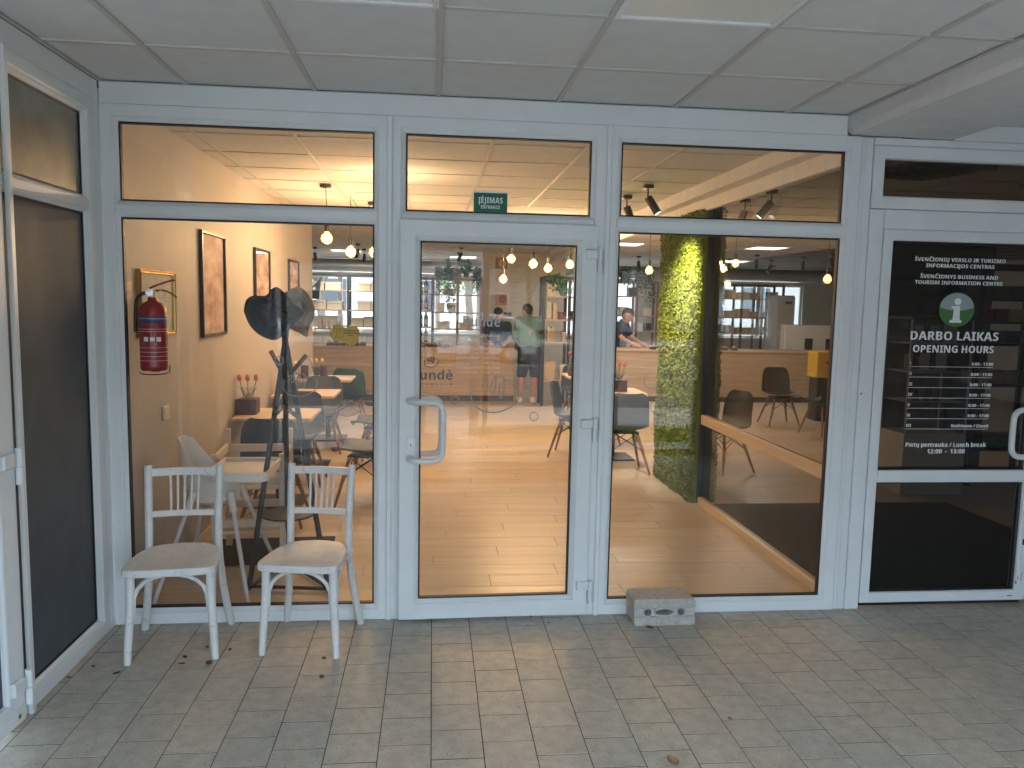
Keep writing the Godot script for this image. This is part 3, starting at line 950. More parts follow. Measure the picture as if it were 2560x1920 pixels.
func left_partition() -> void:
	# seen along the walkway: a glazed screen with films on the panes, then a door leaf folded back
	var xf := Transform3D(Basis(V(0, 1, 0), PI / 2), V(-1.599, 0, 0))   # local x runs towards -z, local z towards +x
	var s := thing("side_screen", "white plastic screen with film-covered dark panes at the walkway end", "glazed screen")
	glazed(s, -0.95, -0.085, 0.012, 2.574, [2.0845], M.film_lower, M.pvc, xf, [M.film_lower, M.film_upper])
	part(s, "corner_post", mb().span(V(-1.66, 0.0, 0.016), V(-1.5875, 2.6735, 0.083), 0.003), M.pvc)
	part(s, "header_board", mb().span(V(-1.66, 2.5755, 0.0845), V(-1.588, 2.6735, 4.44), 0.003), M.pvc)
	part(s, "bottom_rail", mb().span(V(-1.66, 0.0, 0.0845), V(-1.5905, 0.0115, 0.95)), M.pvc)
	part(s, "cover_strip", mb().span(V(-1.5845, 0.0, 0.853), V(-1.566, 2.573, 0.885), 0.004), M.pvc)
	part(s, "cover_strip", mb().span(V(-1.66, 0.0, 0.9505), V(-1.586, 2.573, 1.02), 0.003), M.pvc)
	setting("end_wall", mb().span(V(-1.75, -0.1, 1.95), V(-1.665, 2.9, 4.6)), M.plaster)
	var d := thing("folded_door", "white door leaf standing against the film-covered screen, showing hinges", "door", V(-1.545, 0, 1.02), -0.05)
	var yf := Transform3D(Basis(V(0, 1, 0), PI / 2), V(0, 0, 0))
	var leaf := [Vector2(0, -0.035), Vector2(0.10, -0.035), Vector2(0.10, 0.012), Vector2(0.097, 0.019), Vector2(0.09, 0.022), Vector2(0.005, 0.022), Vector2(0.0015, 0.0205), Vector2(0, 0.016)]
	frame4(d, "leaf_profile", -0.90, 0.0, 0.06, 2.07, leaf, M.pvc, yf)
	pane(d, "pane", -0.81, -0.09, 0.15, 1.98, 0.0, M.film_lower, yf)
	for y in [0.21, 1.06]:
		var h := part(d, "hinge", mb().box(V(0.03, y, 0.055), V(0.022, 0.055, 0.075), 0.006), M.pvc)
		part(h, "knuckle", mb().tube([V(0.033, y + 0.04, -0.012), V(0.033, y - 0.028, -0.012)], 0.0135, 12), M.pvc)
		part(h, "lower_knuckle", mb().tube([V(0.033, y - 0.03, -0.012), V(0.033, y - 0.095, -0.012)], 0.0135, 12), M.pvc)
	var lb := part(d, "hinge_label", mb().span(V(0.0225, 0.062, 0.003), V(0.0232, 0.125, 0.05)), M.paper)
	text(lb, "lettering", "AN", -0.022, -0.006, 0.082, 0.016, 0.0, M.ink, true, "Droid Sans", Transform3D(Basis(V(0, 1, 0), PI / 2), V(0.0234, 0, 0.026)))


# ---------------------------------------------------------------- things on the walkway
func white_chair(label: String, at: Vector3, turn: float, seatw: float, mats: Material) -> Node3D:
	# origin between the front feet; the chair faces +z
	var c := thing("wooden_chair", label, "chair", at, turn, "white painted wooden chairs outside the cafe")
	var hw := seatw / 2
	var sh := 0.452
	var r := 0.0165
	for s in [-1.0, 1.0]:
		# front leg splays a little, rear post runs from the floor to the top of the back
		part(c, "front_leg", mb().tube(smooth_line([V(s * (hw - 0.012), 0.0, 0.0), V(s * (hw - 0.018), 0.12, -0.006), V(s * (hw - 0.028), 0.28, -0.014), V(s * (hw - 0.03), sh - 0.03, -0.018)], 4), [0.0160, 0.0168, 0.0175, 0.018, 0.0186, 0.019, 0.0193, 0.0196, 0.02, 0.0202, 0.0205, 0.0208, 0.021], 12), mats)
		part(c, "back_post", mb().tube(smooth_line([V(s * (hw + 0.005), 0.0, -0.40), V(s * (hw - 0.015), 0.14, -0.372), V(s * (hw - 0.034), 0.32, -0.345), V(s * (hw - 0.04), 0.46, -0.336), V(s * (hw - 0.040), 0.58, -0.343), V(s * (hw - 0.037), 0.72, -0.362), V(s * (hw - 0.034), 0.838, -0.385)], 3), 0.0188, 12), mats)
	# seat: flat in front, round behind, a rim under it
	var poly := PackedVector2Array()
	var edge := [V(-hw + 0.012, 0.035, 0), V(-hw + 0.06, 0.049, 0), V(0, 0.053, 0), V(hw - 0.06, 0.049, 0), V(hw - 0.012, 0.035, 0), V(hw, 0.005, 0), V(hw - 0.004, -0.10, 0), V(hw - 0.022, -0.23, 0), V(hw - 0.07, -0.315, 0), V(hw - 0.14, -0.345, 0), V(0, -0.352, 0), V(-hw + 0.14, -0.345, 0), V(-hw + 0.07, -0.315, 0), V(-hw + 0.022, -0.23, 0), V(-hw + 0.004, -0.10, 0), V(-hw, 0.005, 0), V(-hw + 0.012, 0.035, 0)]
	for p in smooth_line(edge, 3):
		poly.append(Vector2(p.x, -p.y))
	poly.remove_at(poly.size() - 1)
	if Geometry2D.is_polygon_clockwise(poly):
		poly.reverse()
	var q := mb()
	var n := poly.size()
	# rings from the lower rim up and over to the dished middle
	var rings := []
	for a in [[0.93, -0.034], [0.985, -0.034], [1.0, -0.028], [1.0, -0.006], [0.994, -0.002], [0.982, 0.0], [0.9, 0.0], [0.7, -0.003], [0.4, -0.008], [0.12, -0.010]]:
		var o := []
		for p in poly:
			o.append(V(p.x * a[0], sh + a[1], -0.15 + (-p.y + 0.15) * a[0]))
		rings.append(o)
	var turnw := 1.0
	var e0: Vector3 = rings[3][0]
	var e1: Vector3 = rings[3][1]
	if (e1 - e0).cross(V(0, 1, 0)).dot(e0 - V(0, e0.y, -0.15)) < 0:
		turnw = -1.0
	for i in rings.size() - 1:
		for j in n:
			var m := (j + 1) % n
			var pp := [rings[i][j], rings[i][m], rings[i + 1][m], rings[i + 1][j]]
			if turnw < 0:
				pp.reverse()
			q.quad(pp[0], pp[1], pp[2], pp[3])
	for j in range(1, n - 1):
		if turnw > 0:
			q.tri(rings[-1][0], rings[-1][j], rings[-1][j + 1])
			q.tri(rings[0][0], rings[0][j + 1], rings[0][j])
		else:
			q.tri(rings[-1][0], rings[-1][j + 1], rings[-1][j])
			q.tri(rings[0][0], rings[0][j], rings[0][j + 1])
	part(c, "seat", q, mats)
	# curved back rails and spindles
	var rail := func(y: float, h: float, z: float, bow: float) -> MB:
		var g := mb()
		var half := hw - 0.036
		var pts := []
		for k in 9:
			var t := -1.0 + 2.0 * k / 8.0
			pts.append(V(t * half, y, z - bow * (1.0 - t * t)))
		for k in 8:
			var a: Vector3 = pts[k]
			var b: Vector3 = pts[k + 1]
			var f := V(0, 0, 0.009)
			var u := V(0, h / 2, 0)
			g.quad(a - u + f, b - u + f, b + u + f, a + u + f)
			g.quad(b - u - f, a - u - f, a + u - f, b + u - f)
			g.quad(a + u + f, b + u + f, b + u - f, a + u - f)
			g.quad(a - u - f, b - u - f, b - u + f, a - u + f)
		return g
	part(c, "top_rail", rail.call(0.804, 0.036, -0.377, 0.020), mats)
	part(c, "lower_rail", rail.call(0.602, 0.027, -0.345, 0.018), mats)
	for k in 5:
		var t := -0.44 + 0.22 * k
		var bow := 1.0 - t * t
		part(c, "spindle", mb().tube([V(t * (hw - 0.05) * 0.92, 0.612, -0.346 - 0.018 * bow), V(t * (hw - 0.05) * 0.95, 0.70, -0.361 - 0.019 * bow), V(t * (hw - 0.05), 0.79, -0.375 - 0.020 * bow)], [0.0055, 0.0068, 0.0058], 8), mats)
	# bent arches under the seat
	var arch := func(a: Vector3, b: Vector3, top: float) -> void:
		var pts := []
		for k in 13:
			var t := PI * k / 12.0
			var u := (1.0 - cos(t)) / 2.0
			var p := a.lerp(b, u)
			p.y = a.y + (top - a.y) * pow(sin(t), 0.62)
			pts.append(p)
		part(c, "bent_brace", mb().tube(pts, 0.0098, 8), mats)
	arch.call(V(-hw + 0.040, 0.235, -0.014), V(hw - 0.040, 0.235, -0.014), sh - 0.045)
	arch.call(V(-hw + 0.020, 0.27, -0.036), V(-hw + 0.032, 0.27, -0.33), sh - 0.045)
	arch.call(V(hw - 0.020, 0.27, -0.036), V(hw - 0.032, 0.27, -0.33), sh - 0.045)
	for s in [-1.0, 1.0]:
		part(c, "seat_bracket", mb().box(V(s * (hw - 0.052), sh - 0.05, -0.315), V(0.022, 0.05, 0.03), 0.003), mats)
	return c


func concrete_block() -> void:
	var o := thing("concrete_block", "weathered hollow concrete block with three holes, on tiles against the shopfront", "block", V(1.224, 0, 0.098), 0.01)
	var w := 0.333
	var poly := PackedVector2Array([Vector2(-w / 2 + 0.012, 0), Vector2(w / 2 - 0.006, 0), Vector2(w / 2, 0.008), Vector2(w / 2 - 0.002, 0.05), Vector2(w / 2 + 0.001, 0.09), Vector2(w / 2 - 0.003, 0.132), Vector2(w / 2 - 0.012, 0.143), Vector2(0.04, 0.145), Vector2(-w / 2 + 0.012, 0.146), Vector2(-w / 2 + 0.001, 0.138), Vector2(-w / 2 - 0.001, 0.08), Vector2(-w / 2 + 0.003, 0.016)])
	# body of three courses: darker top and bottom, paler broken middle with the openings
	var cut := func(y0: float, y1: float) -> PackedVector2Array:
		var r := PackedVector2Array([Vector2(-1, y0), Vector2(1, y0), Vector2(1, y1), Vector2(-1, y1)])
		return Geometry2D.intersect_polygons(poly, r)[0]
	part(o, "lower_body", mb().prism(fix(cut.call(-0.01, 0.049)), -0.082, 0.080, 0.003), M.concrete)
	part(o, "upper_body", mb().prism(fix(cut.call(0.0955, 0.2)), -0.082, 0.079, 0.0035), M.concrete)
	# the middle course, built of the webs between the openings
	var xs := [-0.165, -0.109, -0.071, -0.052, 0.050, 0.069, 0.107, 0.164]
	for k in [0, 2, 4, 6]:
		part(o, "web", mb().span(V(xs[k], 0.0495, -0.08), V(xs[k + 1], 0.095, 0.0765), 0.004), M.concrete_light)
	part(o, "core", mb().span(V(-0.16, 0.0495, -0.079), V(0.16, 0.095, 0.0)), M.concrete)
	for k in [1, 3, 5]:
		var a: float = xs[k]
		var b: float = xs[k + 1]
		# rounded mouth of the opening
		var sq := PackedVector2Array([Vector2(a, 0.0495), Vector2(b, 0.0495), Vector2(b, 0.095), Vector2(a, 0.095)])
		var hole := PackedVector2Array()
		for j in 20:
			var t := TAU * j / 20
			var jag := 1.0 + (0.06 * sin(j * 2.3) if k == 3 else 0.0)
			hole.append(Vector2((a + b) / 2 + (b - a) * 0.485 * cos(t), 0.0722 + (0.0165 if k == 3 else 0.0195) * sin(t) * jag))
		var mouth := mb()
		for j in 20:
			var p := hole[j]
			var p2 := hole[(j + 1) % 20]
			var e := edge_hit(p, sq)
			var e2 := edge_hit(p2, sq)
			mouth.quad(V(p.x, p.y, 0.0755), V(e.x, e.y, 0.0755), V(e2.x, e2.y, 0.0755), V(p2.x, p2.y, 0.0755))
			mouth.quad(V(p.x, p.y, 0.002), V(p.x, p.y, 0.0755), V(p2.x, p2.y, 0.0755), V(p2.x, p2.y, 0.002))
		part(o, "opening", mouth, M.concrete_light)


func edge_hit(p: Vector2, sq: PackedVector2Array) -> Vector2:   # from the middle of the box through p to its edge
	var c := (sq[0] + sq[2]) / 2
	var d := p - c
	var h := (sq[2] - sq[0]) / 2
	return c + d * minf(h.x / maxf(absf(d.x), 1e-5), h.y / maxf(absf(d.y), 1e-5))


func fix(p: PackedVector2Array) -> PackedVector2Array:
	if Geometry2D.is_polygon_clockwise(p):
		p.reverse()
	return p


func scuffs() -> void:
	# rubbed marks on the old door frame
	var host := get_node("information_door")
	for a in [[0.90, 0.062, 0.05, 0.006, 0.0], [0.86, 0.058, 0.02, 0.003, 0.1], [0.935, 0.14, 0.012, 0.02, 0.4], [0.945, 0.165, 0.006, 0.03, 0.2]]:
		part(host, "scuff_mark", mb(Transform3D(Basis(V(0, 0, 1), a[4]), V(a[0], a[1], 0.0134))).prism(PackedVector2Array([Vector2(-a[2] / 2, -a[3] * 0.3), Vector2(0, -a[3] / 2), Vector2(a[2] / 2, a[3] * 0.1), Vector2(a[2] * 0.1, a[3] / 2)]), 0.0, 0.0003), M.dirt)
	var post := get_node("information_entrance_frame")
	part(post, "scuff_mark", mb().prism(PackedVector2Array([Vector2(2.318, 1.212), Vector2(2.326, 1.209), Vector2(2.330, 1.216), Vector2(2.322, 1.221)]), 0.0101, 0.0106), M.dirt)


func floor_litter() -> void:
	# dry leaves and dark droppings lying where the photograph shows them
	var spots := [[1024, 760, 0.9], [1005, 798, 0.9], [1155, 793, 1.3], [1147, 705, 0.8], [1272, 719, 0.8], [1793, 767, 0.9], [1779, 870, 1.0], [516, 812, 0.7], [645, 850, 0.9], [382, 873, 0.6]]
	rng.seed = 9
	for s in spots:
		var p := floor_at(s[0] * 0.452, 1300 + s[1] * 0.452)
		curled_leaf(p, 0.017 * s[2], M.dry_leaf if rng.randf() < 0.6 else M.dirt, "dark shrivelled leaf scrap on the grey tiles near the white chairs", "leaf scraps by the chairs")
	for s in [[1380, 265, 1.1], [1508, 1003, 1.5], [1826, 770, 0.7]]:
		var p := floor_at(1000 + s[0] * 0.452, 1450 + s[1] * 0.452)
		curled_leaf(p, 0.02 * s[2], M.dry_leaf_pale if s[1] > 400 else M.dry_leaf, "brown dry leaf lying at the foot of the concrete block" if s[1] < 400 else ("larger tan dry leaf lying on the open tiles" if s[1] > 900 else "tiny tan leaf on the open tiles"), "")
	for s in [[706, 255, 0.5], [822, 237, 0.5], [724, 203, 0.6]]:
		var p := floor_at(1000 + s[0] * 0.452, 1450 + s[1] * 0.452)
		curled_leaf(p, 0.014 * s[2], M.dirt, "black crumb of dirt on the tiles below the cafe door", "crumbs below the door")


func floor_at(x: float, y: float) -> Vector3:
	var d := Basis.from_euler(TURN) * Vector3((x - 1280.0) / FOCAL, -(y - 960.0) / FOCAL, -1)
	return EYE + d * (-EYE.y / d.y)


func curled_leaf(at: Vector3, r: float, m: Material, label: String, group: String) -> void:
	var g := []
	var turn := rng.randf() * TAU
	for i in 5:
		var line := []
		for j in 5:
			var u := -1.0 + j / 2.0
			var v := -1.0 + i / 2.0
			var wv := sqrt(maxf(0.0, 1.0 - v * v * 0.92)) * (1.0 + rng.randf_range(-0.18, 0.18))
			line.append(V(u * wv * r * 0.62, 0.0022 + 0.16 * r * u * u + 0.1 * r * v * v * rng.randf(), v * r))
		g.append(line)
	g.reverse()
	single("dry_leaf", label, "leaf", mb().patch(g, 0.0006), m, at, turn, group)


# ---------------------------------------------------------------- the cafe's shell
func cafe_shell() -> void:
	var fl := setting("cafe_floor", mb().span(V(-6.5, -0.25, -15.6), V(11.0, -0.008, -0.058)), M.floor_gap)
	var pw := 0.19
	var pl := 1.2
	var plank := keep(mb().box(V(0, -0.006, 0), V(pl - 0.002, 0.012, pw - 0.0016), 0.0008))
	rng.seed = 21
	var rest := []
	for k in 4: rest.append(mb())
	var row := 0
	var z := -0.06 - pw / 2
	while z > -15.5:
		var x := -6.5 + fmod(row * 0.43, pl)
		while x < 11.0:
			var c := V(x + pl / 2, rng.randf_range(-0.0006, 0), z)
			var k := rng.randi() % 4
			if z > -3.6 and c.x > -2.2 and c.x < 5.5:
				var o := part(fl, "plank", plank, M["plank_%d" % k])
				o.position = c
			elif c.x > -3.5 or z < -6.0:
				rest[k].box(c - V(0, 0.006, 0), V(pl - 0.002, 0.012, pw - 0.0016))
			x += pl
		z -= pw
		row += 1
	for k in 4:
		part(fl, "plank", rest[k], M["plank_%d" % k]).set_meta("kind", "stuff")
	# suspended ceiling
	var ce := setting("cafe_ceiling", mb().span(V(-6.5, 2.67, -15.6), V(11.0, 2.74, -0.058)), M.dark_wall)
	var tile := keep(mb().box(V(0, 0.009, 0), V(0.59, 0.014, 0.592), 0.002))
	var far := mb()
	var gx := -1.437 - 0.598 * 9
	var lamps := [[3.25, -8.25], [5.2, -8.25], [4.95, -13.55], [7.1, -13.95], [9.3, -13.8], [-2.0, -12.2], [0.95, -13.4]]
	var spots := []
	for i in 22:
		for j in 26:
			var c := V(gx + 0.598 * (i + 0.5), CEIL_IN, -0.95 + 0.6 - 0.6 * (j + 0.5))
			if c.z > -0.3: c.z = -0.3
			if c.z < -15.4 or c.x > 10.8: continue
			if c.x < -1.8 and c.z > -6.0: continue
			if c.x > 2.05 and c.x < 2.5: continue
			var skip := false
			for l in lamps:
				if absf(c.x - l[0]) < 0.3 and absf(c.z - l[1]) < 0.3 and not skip:
					skip = true
					spots.append(c)
			if skip: continue
			if c.x < -1.437 + 0.1 and c.z > -6.0:
				part(ce, "ceiling_tile", mb().box(V(-1.50, CEIL_IN + 0.009, c.z), V(0.115, 0.014, 0.59), 0.002), M.ceiling_tile)
			elif c.z > -4.6 and c.x > -1.5 and c.x < 5.0:
				var o := part(ce, "ceiling_tile", tile, M.ceiling_tile)
				o.position = c + V(0, rng.randf_range(-0.001, 0.001), 0)
			else:
				far.box(c + V(0, 0.009, 0), V(0.59, 0.014, 0.592))
	part(ce, "ceiling_tile", far, M.ceiling_tile).set_meta("kind", "stuff")
	for i in 23:
		var x := gx + 0.598 * i
		if x > 10.9 or (x > 2.13 and x < 2.3): continue
		var z0 := -0.06 if x > -1.5 else -6.3
		part(ce, "grid_rail", mb().span(V(x - 0.012, CEIL_IN - 0.003, -15.5), V(x + 0.012, CEIL_IN + 0.006, z0), 0.0008), M.ceiling_rail)
	for j in 26:
		var zz := -0.95 + 0.6 - 0.6 * j
		if zz > -0.1: continue
		for seg in [[-6.4, -1.57, -6.3], [-1.555, 2.10, 0.0], [2.5, 10.9, 0.0]]:
			if zz < seg[2] and zz > -15.5:
				part(ce, "cross_rail", mb().span(V(seg[0], CEIL_IN - 0.0022, zz - 0.011), V(seg[1], CEIL_IN + 0.005, zz + 0.011)), M.ceiling_rail)
	# lit panels in the far ceiling
	for k in spots.size():
		var l := thing("led_panel_light", "bright square panel light in the cafe ceiling far behind", "ceiling light", spots[k], 0.0, "lit panels in the cafe ceiling")
		part(l, "rim", mb().box(V(0, 0.010, 0), V(0.59, 0.012, 0.59), 0.002), M.pvc)
		part(l, "light_diffuser", mb().box(V(0, 0.003, 0), V(0.55, 0.004, 0.55)), M.led_panel)
		var a := AreaLight3D.new()
		a.name = "panel_lamp"
		a.area_size = Vector2(0.54, 0.54)
		a.light_energy = 0.36
		a.light_color = Color(1.0, 0.96, 0.90)
		a.rotation.x = -PI / 2
		a.position.y = -0.012
		a.shadow_enabled = true
		l.add_child(a)
	# walls
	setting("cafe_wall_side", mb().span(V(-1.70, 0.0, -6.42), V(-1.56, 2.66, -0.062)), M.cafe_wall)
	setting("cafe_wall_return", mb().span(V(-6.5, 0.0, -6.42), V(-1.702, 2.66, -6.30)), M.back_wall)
	setting("far_wall_west", mb().span(V(-6.6, 0.0, -15.6), V(-6.502, 2.7, -6.30)), M.back_wall)
	setting("far_wall_east", mb().span(V(11.0, 0.0, -15.6), V(11.12, 2.7, -0.06)), M.back_wall)
	setting("front_wall_east", mb().span(V(4.43, 0.0, -0.2), V(11.0, 2.7, -0.07)), M.plaster)
	setting("roof", mb().span(V(-9, 2.78, -15.9), V(12, 3.3, 4.75)), M.plaster)
	back_wall()
	# boxed beam over the glass screen
	setting("beam", mb().span(V(2.12, 2.553, -15.4), V(2.50, 2.655, -0.06), 0.002), M.beam_paint)
	setting("beam_trim", mb().span(V(2.222, 2.455, -15.4), V(2.262, 2.5525, -0.06), 0.002), M.beam_paint)
	var sk := thing("skirting_board", "pale wood skirting along the foot of the warm cafe wall", "skirting", V(-1.56, 0, -3.2))
	part(sk, "board", mb().span(V(0.001, 0.0, -3.2), V(0.014, 0.06, 3.12), 0.003), M.rail_wood)


func back_wall() -> void:
	# wall with three wide windows low enough to show daylight behind the shelves
	var w := setting("back_wall")
	var holes := [[-4.2, -1.3], [-0.9, 1.15], [2.9, 5.2], [6.1, 9.6]]
	var x := -6.6
	for h in holes:
		part(w, "wall_pier", mb().span(V(x, 0, -15.75), V(h[0], 2.7, -15.55)), M.back_wall)
		part(w, "wall_below", mb().span(V(h[0], 0, -15.75), V(h[1], 0.9, -15.55)), M.back_wall)
		part(w, "wall_above", mb().span(V(h[0], 2.28, -15.75), V(h[1], 2.7, -15.55)), M.back_wall)
		x = h[1]
	part(w, "wall_pier", mb().span(V(x, 0, -15.75), V(11.1, 2.7, -15.55)), M.back_wall)
	for k in holes.size():
		var h: Array = holes[k]
		var wd: float = h[1] - h[0]
		var o := thing("rear_window", ["white framed rear window behind the tall shelf of boxes", "white framed rear window behind the hanging plants", "white framed rear window seen between the moss wall and racks", "white framed rear window above the white cabinets"][k], "window", V(h[0], 0.9, -15.62))
		var n := 2 if wd < 2.6 else 3
		for i in n:
			frame4(o, "sash_profile", wd * i / n, wd * (i + 1) / n, 0.0, 1.38, SASH, M.pvc)
			pane(o, "pane", wd * i / n + 0.05, wd * (i + 1) / n - 0.05, 0.05, 1.33, -0.02, M.pane_glass)
		part(o, "sill", mb().span(V(-0.03, -0.035, 0.015), V(wd + 0.03, -0.002, 0.16), 0.004), M.pvc)


# ---------------------------------------------------------------- moss wall and glass screen
func moss_wall() -> void:
	var w := thing("moss_wall", "short partition covered in thick yellow-green moss with a dark end", "moss wall", V(2.3, 0, -2.88))
	part(w, "core", mb().span(V(-0.045, 0.0, -0.56), V(0.075, 2.55, 0.56), 0.003), M.black_satin)
	# tufts: small leafy faces standing out of both long faces
	var base := mk("moss", Color(1, 1, 1), 0.75)
	base.vertex_color_use_as_albedo = true
	base.backlight_enabled = true
	base.backlight = lin(0.16, 0.20, 0.02)
	rng.seed = 77
	for side in [-1.0, 1.0]:
		var q := mb()
		var deep := 0.075 if side < 0 else 0.055
		var x0 := -0.046 if side < 0 else 0.076
		var f := FastNoiseLite.new()
		f.seed = 5
		f.frequency = 4.0
		var g := FastNoiseLite.new()
		g.seed = 9
		g.frequency = 1.6
		var count := 30000 if side < 0 else 9000
		q.tint = Color(0.18, 0.22, 0.015)
		q.box(V(x0 + side * deep * 0.22, 1.235, 0), V(deep * 0.44, 2.46, 1.13))
		for k in count:
			var y := rng.randf_range(0.0, 2.47)
			var z := rng.randf_range(-0.575, 0.575)
			if side > 0: z = rng.randf_range(0.1, 0.575) if rng.randf() < 0.75 else z
			var lump := 0.62 + 0.32 * f.get_noise_3d(y, z, side) + 0.16 * g.get_noise_2d(y * 2, z)
			var out := deep * clampf(lump, 0.15, 1.0) * rng.randf_range(0.55, 1.25)
			var edge := clampf((absf(z) - 0.50) / 0.075, 0, 1)
			var p := V(x0 + side * (0.012 + out * (1.0 - 0.35 * edge)), y, z)
			var tone := g.get_noise_2d(y * 3.0, z * 3.0) * 0.35 + rng.randf_range(-0.55, 0.55)
			q.tint = Color(0.12, 0.16, 0.010).lerp(Color(0.26, 0.30, 0.022), clampf(0.5 + tone, 0, 1)).lerp(Color(0.07, 0.12, 0.02), clampf(rng.randf() - 0.72, 0, 1) * 2.0)
			var r := rng.randf_range(0.006, 0.013)
			var d := V(side * rng.randf_range(0.2, 1.0), rng.randf_range(-0.5, 0.9), rng.randf_range(-0.9, 0.9)).normalized()
			var a := d.cross(V(rng.randf_range(-1, 1), rng.randf_range(-1, 1), rng.randf_range(-1, 1))).normalized()
			var b := d.cross(a)
			q.t3(p + a * r, p + b * r * 0.8 + d * r * 0.3, p - a * r, d, d, d)
			q.t3(p - a * r * 0.9, p - b * r + d * r * 0.3, p + a * r * 0.9, d, d, d)
		part(w, "moss", q, base)


func glass_screen() -> void:
	var s := thing("glass_screen", "dark tinted glass screen with a pale wooden rail and base running to the moss wall", "glass screen", V(2.26, 0, -1.18))
	part(s, "base_rail", mb().span(V(0.0, 0.0, -1.12), V(0.055, 0.058, 1.115), 0.002), M.rail_wood)
	part(s, "mid_rail", mb().span(V(0.0, 0.684, -1.12), V(0.016, 0.764, 1.115), 0.002), M.rail_wood)
	part(s, "mid_rail_back", mb().span(V(0.034, 0.684, -1.12), V(0.05, 0.764, 1.115), 0.002), M.rail_wood)
	part(s, "end_post", mb().span(V(0.0, 0.059, -1.135), V(0.05, 2.45, -1.121), 0.001), M.black_satin)
	var q := mb()
	q.quad(V(0.0245, 0.05, -1.12), V(0.0245, 0.05, 1.115), V(0.0245, 2.45, 1.115), V(0.0245, 2.45, -1.12))
	part(s, "pane", q, M.screen_glass)


# ---------------------------------------------------------------- ceiling fittings
func spot_proto(lit: bool) -> Node3D:
	var l := thing("spotlight", "x", "spotlight")
	part(l, "base", mb().box(V(0, -0.016, 0), V(0.075, 0.032, 0.075), 0.004), M.black_satin)
	part(l, "stem", mb().tube([V(0, -0.03, 0), V(0, -0.105, 0)], 0.007, 8), M.black_satin)
	var head := Transform3D(Basis(V(0, 0, 1), 0.0), V(0, -0.10, 0))
	var h := part(l, "lamp_head", mb().lathe(V(0, -0.15, 0), [Vector2(0.0, 0.005), Vector2(0.028, 0.0), Vector2(0.0315, -0.0), Vector2(0.033, 0.004), Vector2(0.033, 0.148), Vector2(0.03, 0.152), Vector2(0.0, 0.152)], 16), M.black_satin, head)
	part(h, "lamp_lens", mb().lathe(V(0, -0.1515, 0), [Vector2(0.0, 0.0), Vector2(0.024, 0.0), Vector2(0.024, 0.0012)], 14), M.spot_lens if lit else M.spot_lens_off)
	return l


func aim(l: Node3D, tilt: Vector3) -> void:
	for c in l.get_children():
		if String(c.name).begins_with("lamp_head"):
			c.rotation = tilt


func ceiling_fittings() -> void:
	var near := [[1.726, -2.28, V(-0.2, 0, 0.55), "black cylinder spotlight tilted towards the moss wall, beside the ceiling beam"], [1.713, -2.92, V(-0.1, 0, 0.35), "black cylinder spotlight tilted slightly, behind the one by the ceiling beam"], [2.78, -2.31, V(0.25, 0, -0.62), "lit black spotlight beyond the glass screen, aimed at the moss wall"], [2.795, -2.90, V(0.2, 0, -0.3), "unlit black spotlight beyond the glass screen next to the lit one"], [2.81, -3.55, V(0, 0, -0.1), "black spotlight half hidden behind the top of the moss wall"]]
	for k in near.size():
		var a: Array = near[k]
		var l := spot_proto(k == 0 or k == 2)
		l.position = V(a[0], CEIL_IN - 0.004, a[1])
		l.set_meta("label", a[3])
		l.set_meta("group", "spotlights on the cafe ceiling")
		aim(l, a[2])
	var far := [[4.035, -11.2], [5.947, -11.36], [5.905, -9.91], [6.833, -11.37], [6.815, -9.96], [6.8, -8.9], [-2.208, -11.1], [-1.292, -9.83], [-1.305, -11.2], [0.502, -10.1], [0.505, -11.55]]
	for k in far.size():
		var l := spot_proto(false)
		l.position = V(far[k][0], CEIL_IN - 0.004, far[k][1])
		l.set_meta("label", "small unlit black spotlight on the far part of the cafe ceiling")
		l.set_meta("group", "far spotlights")
		aim(l, V(0.1, 0, [0.1, -0.2, 0.0, -0.35, 0.05, 0.3][k % 6]))
	# two of them are switched on towards the moss
	for a in [[1.726, -2.28, 1.5], [2.78, -2.31, 0.5]]:
		var sp := SpotLight3D.new()
		sp.name = "spot_beam"
		sp.light_color = Color(1.0, 0.94, 0.82)
		sp.light_energy = a[2] * 0.5
		sp.spot_angle = 38.0
		sp.spot_angle_attenuation = 1.0
		sp.light_size = 0.06
		sp.spot_range = 8.0
		sp.spot_attenuation = 2.0
		sp.shadow_enabled = true
		add_child(sp)
		var from := V(a[0] + (0.085 if a[0] < 2 else -0.10), 2.355, a[1] - (0.03 if a[0] < 2 else 0.06))
		sp.look_at_from_position(from, V(2.25, 1.62, -2.75))
	# pendant bulbs on swagged cords
	var bulbs := [[817, 596, -2.9, -0.919, -2.906], [877, 630, -3.6, -0.604, -4.007], [935, 631, -3.9, -0.604, -4.007], [1278, 647, -5.6, 1.15, -5.3], [1333, 660, -5.0, 1.15, -5.3], [1370, 671, -5.6, 1.15, -5.3], [1425, 662, -5.2, 1.15, -5.3], [1258, 698, -5.6, 0.318, -4.9], [1623, 676, -6.0, 2.80, -6.0], [1838.7, 659, -6.0, 3.96, -6.0], [2068.7, 698, -5.0, 4.72, -5.0], [967, 541, -2.2, -0.33, -2.2]]
	var names := ["glowing globe bulb on a black cord above the first table by the wall", "glowing globe bulb hanging second from the warm wall", "glowing globe bulb hanging third from the warm wall", "amber globe bulb, highest of the cluster before the menu wall", "glowing globe bulb over the counter, second of the cluster", "glowing globe bulb over the counter, third of the cluster", "glowing globe bulb at the end of the cluster, by the black shelving", "lowest globe bulb of the cluster, in front of the food posters", "globe bulb hanging close beside the moss wall", "amber globe bulb with a clear filament hanging beyond the moss wall", "globe bulb hanging over the room beyond the glass screen", "globe bulb hanging just inside the shopfront, behind its white mullion"]
	for k in bulbs.size():
		var b: Array = bulbs[k]
		var p := px(b[0], b[1], b[2])
		pendant(p, V(b[3], CEIL_IN - 0.004, b[4]), names[k], k)


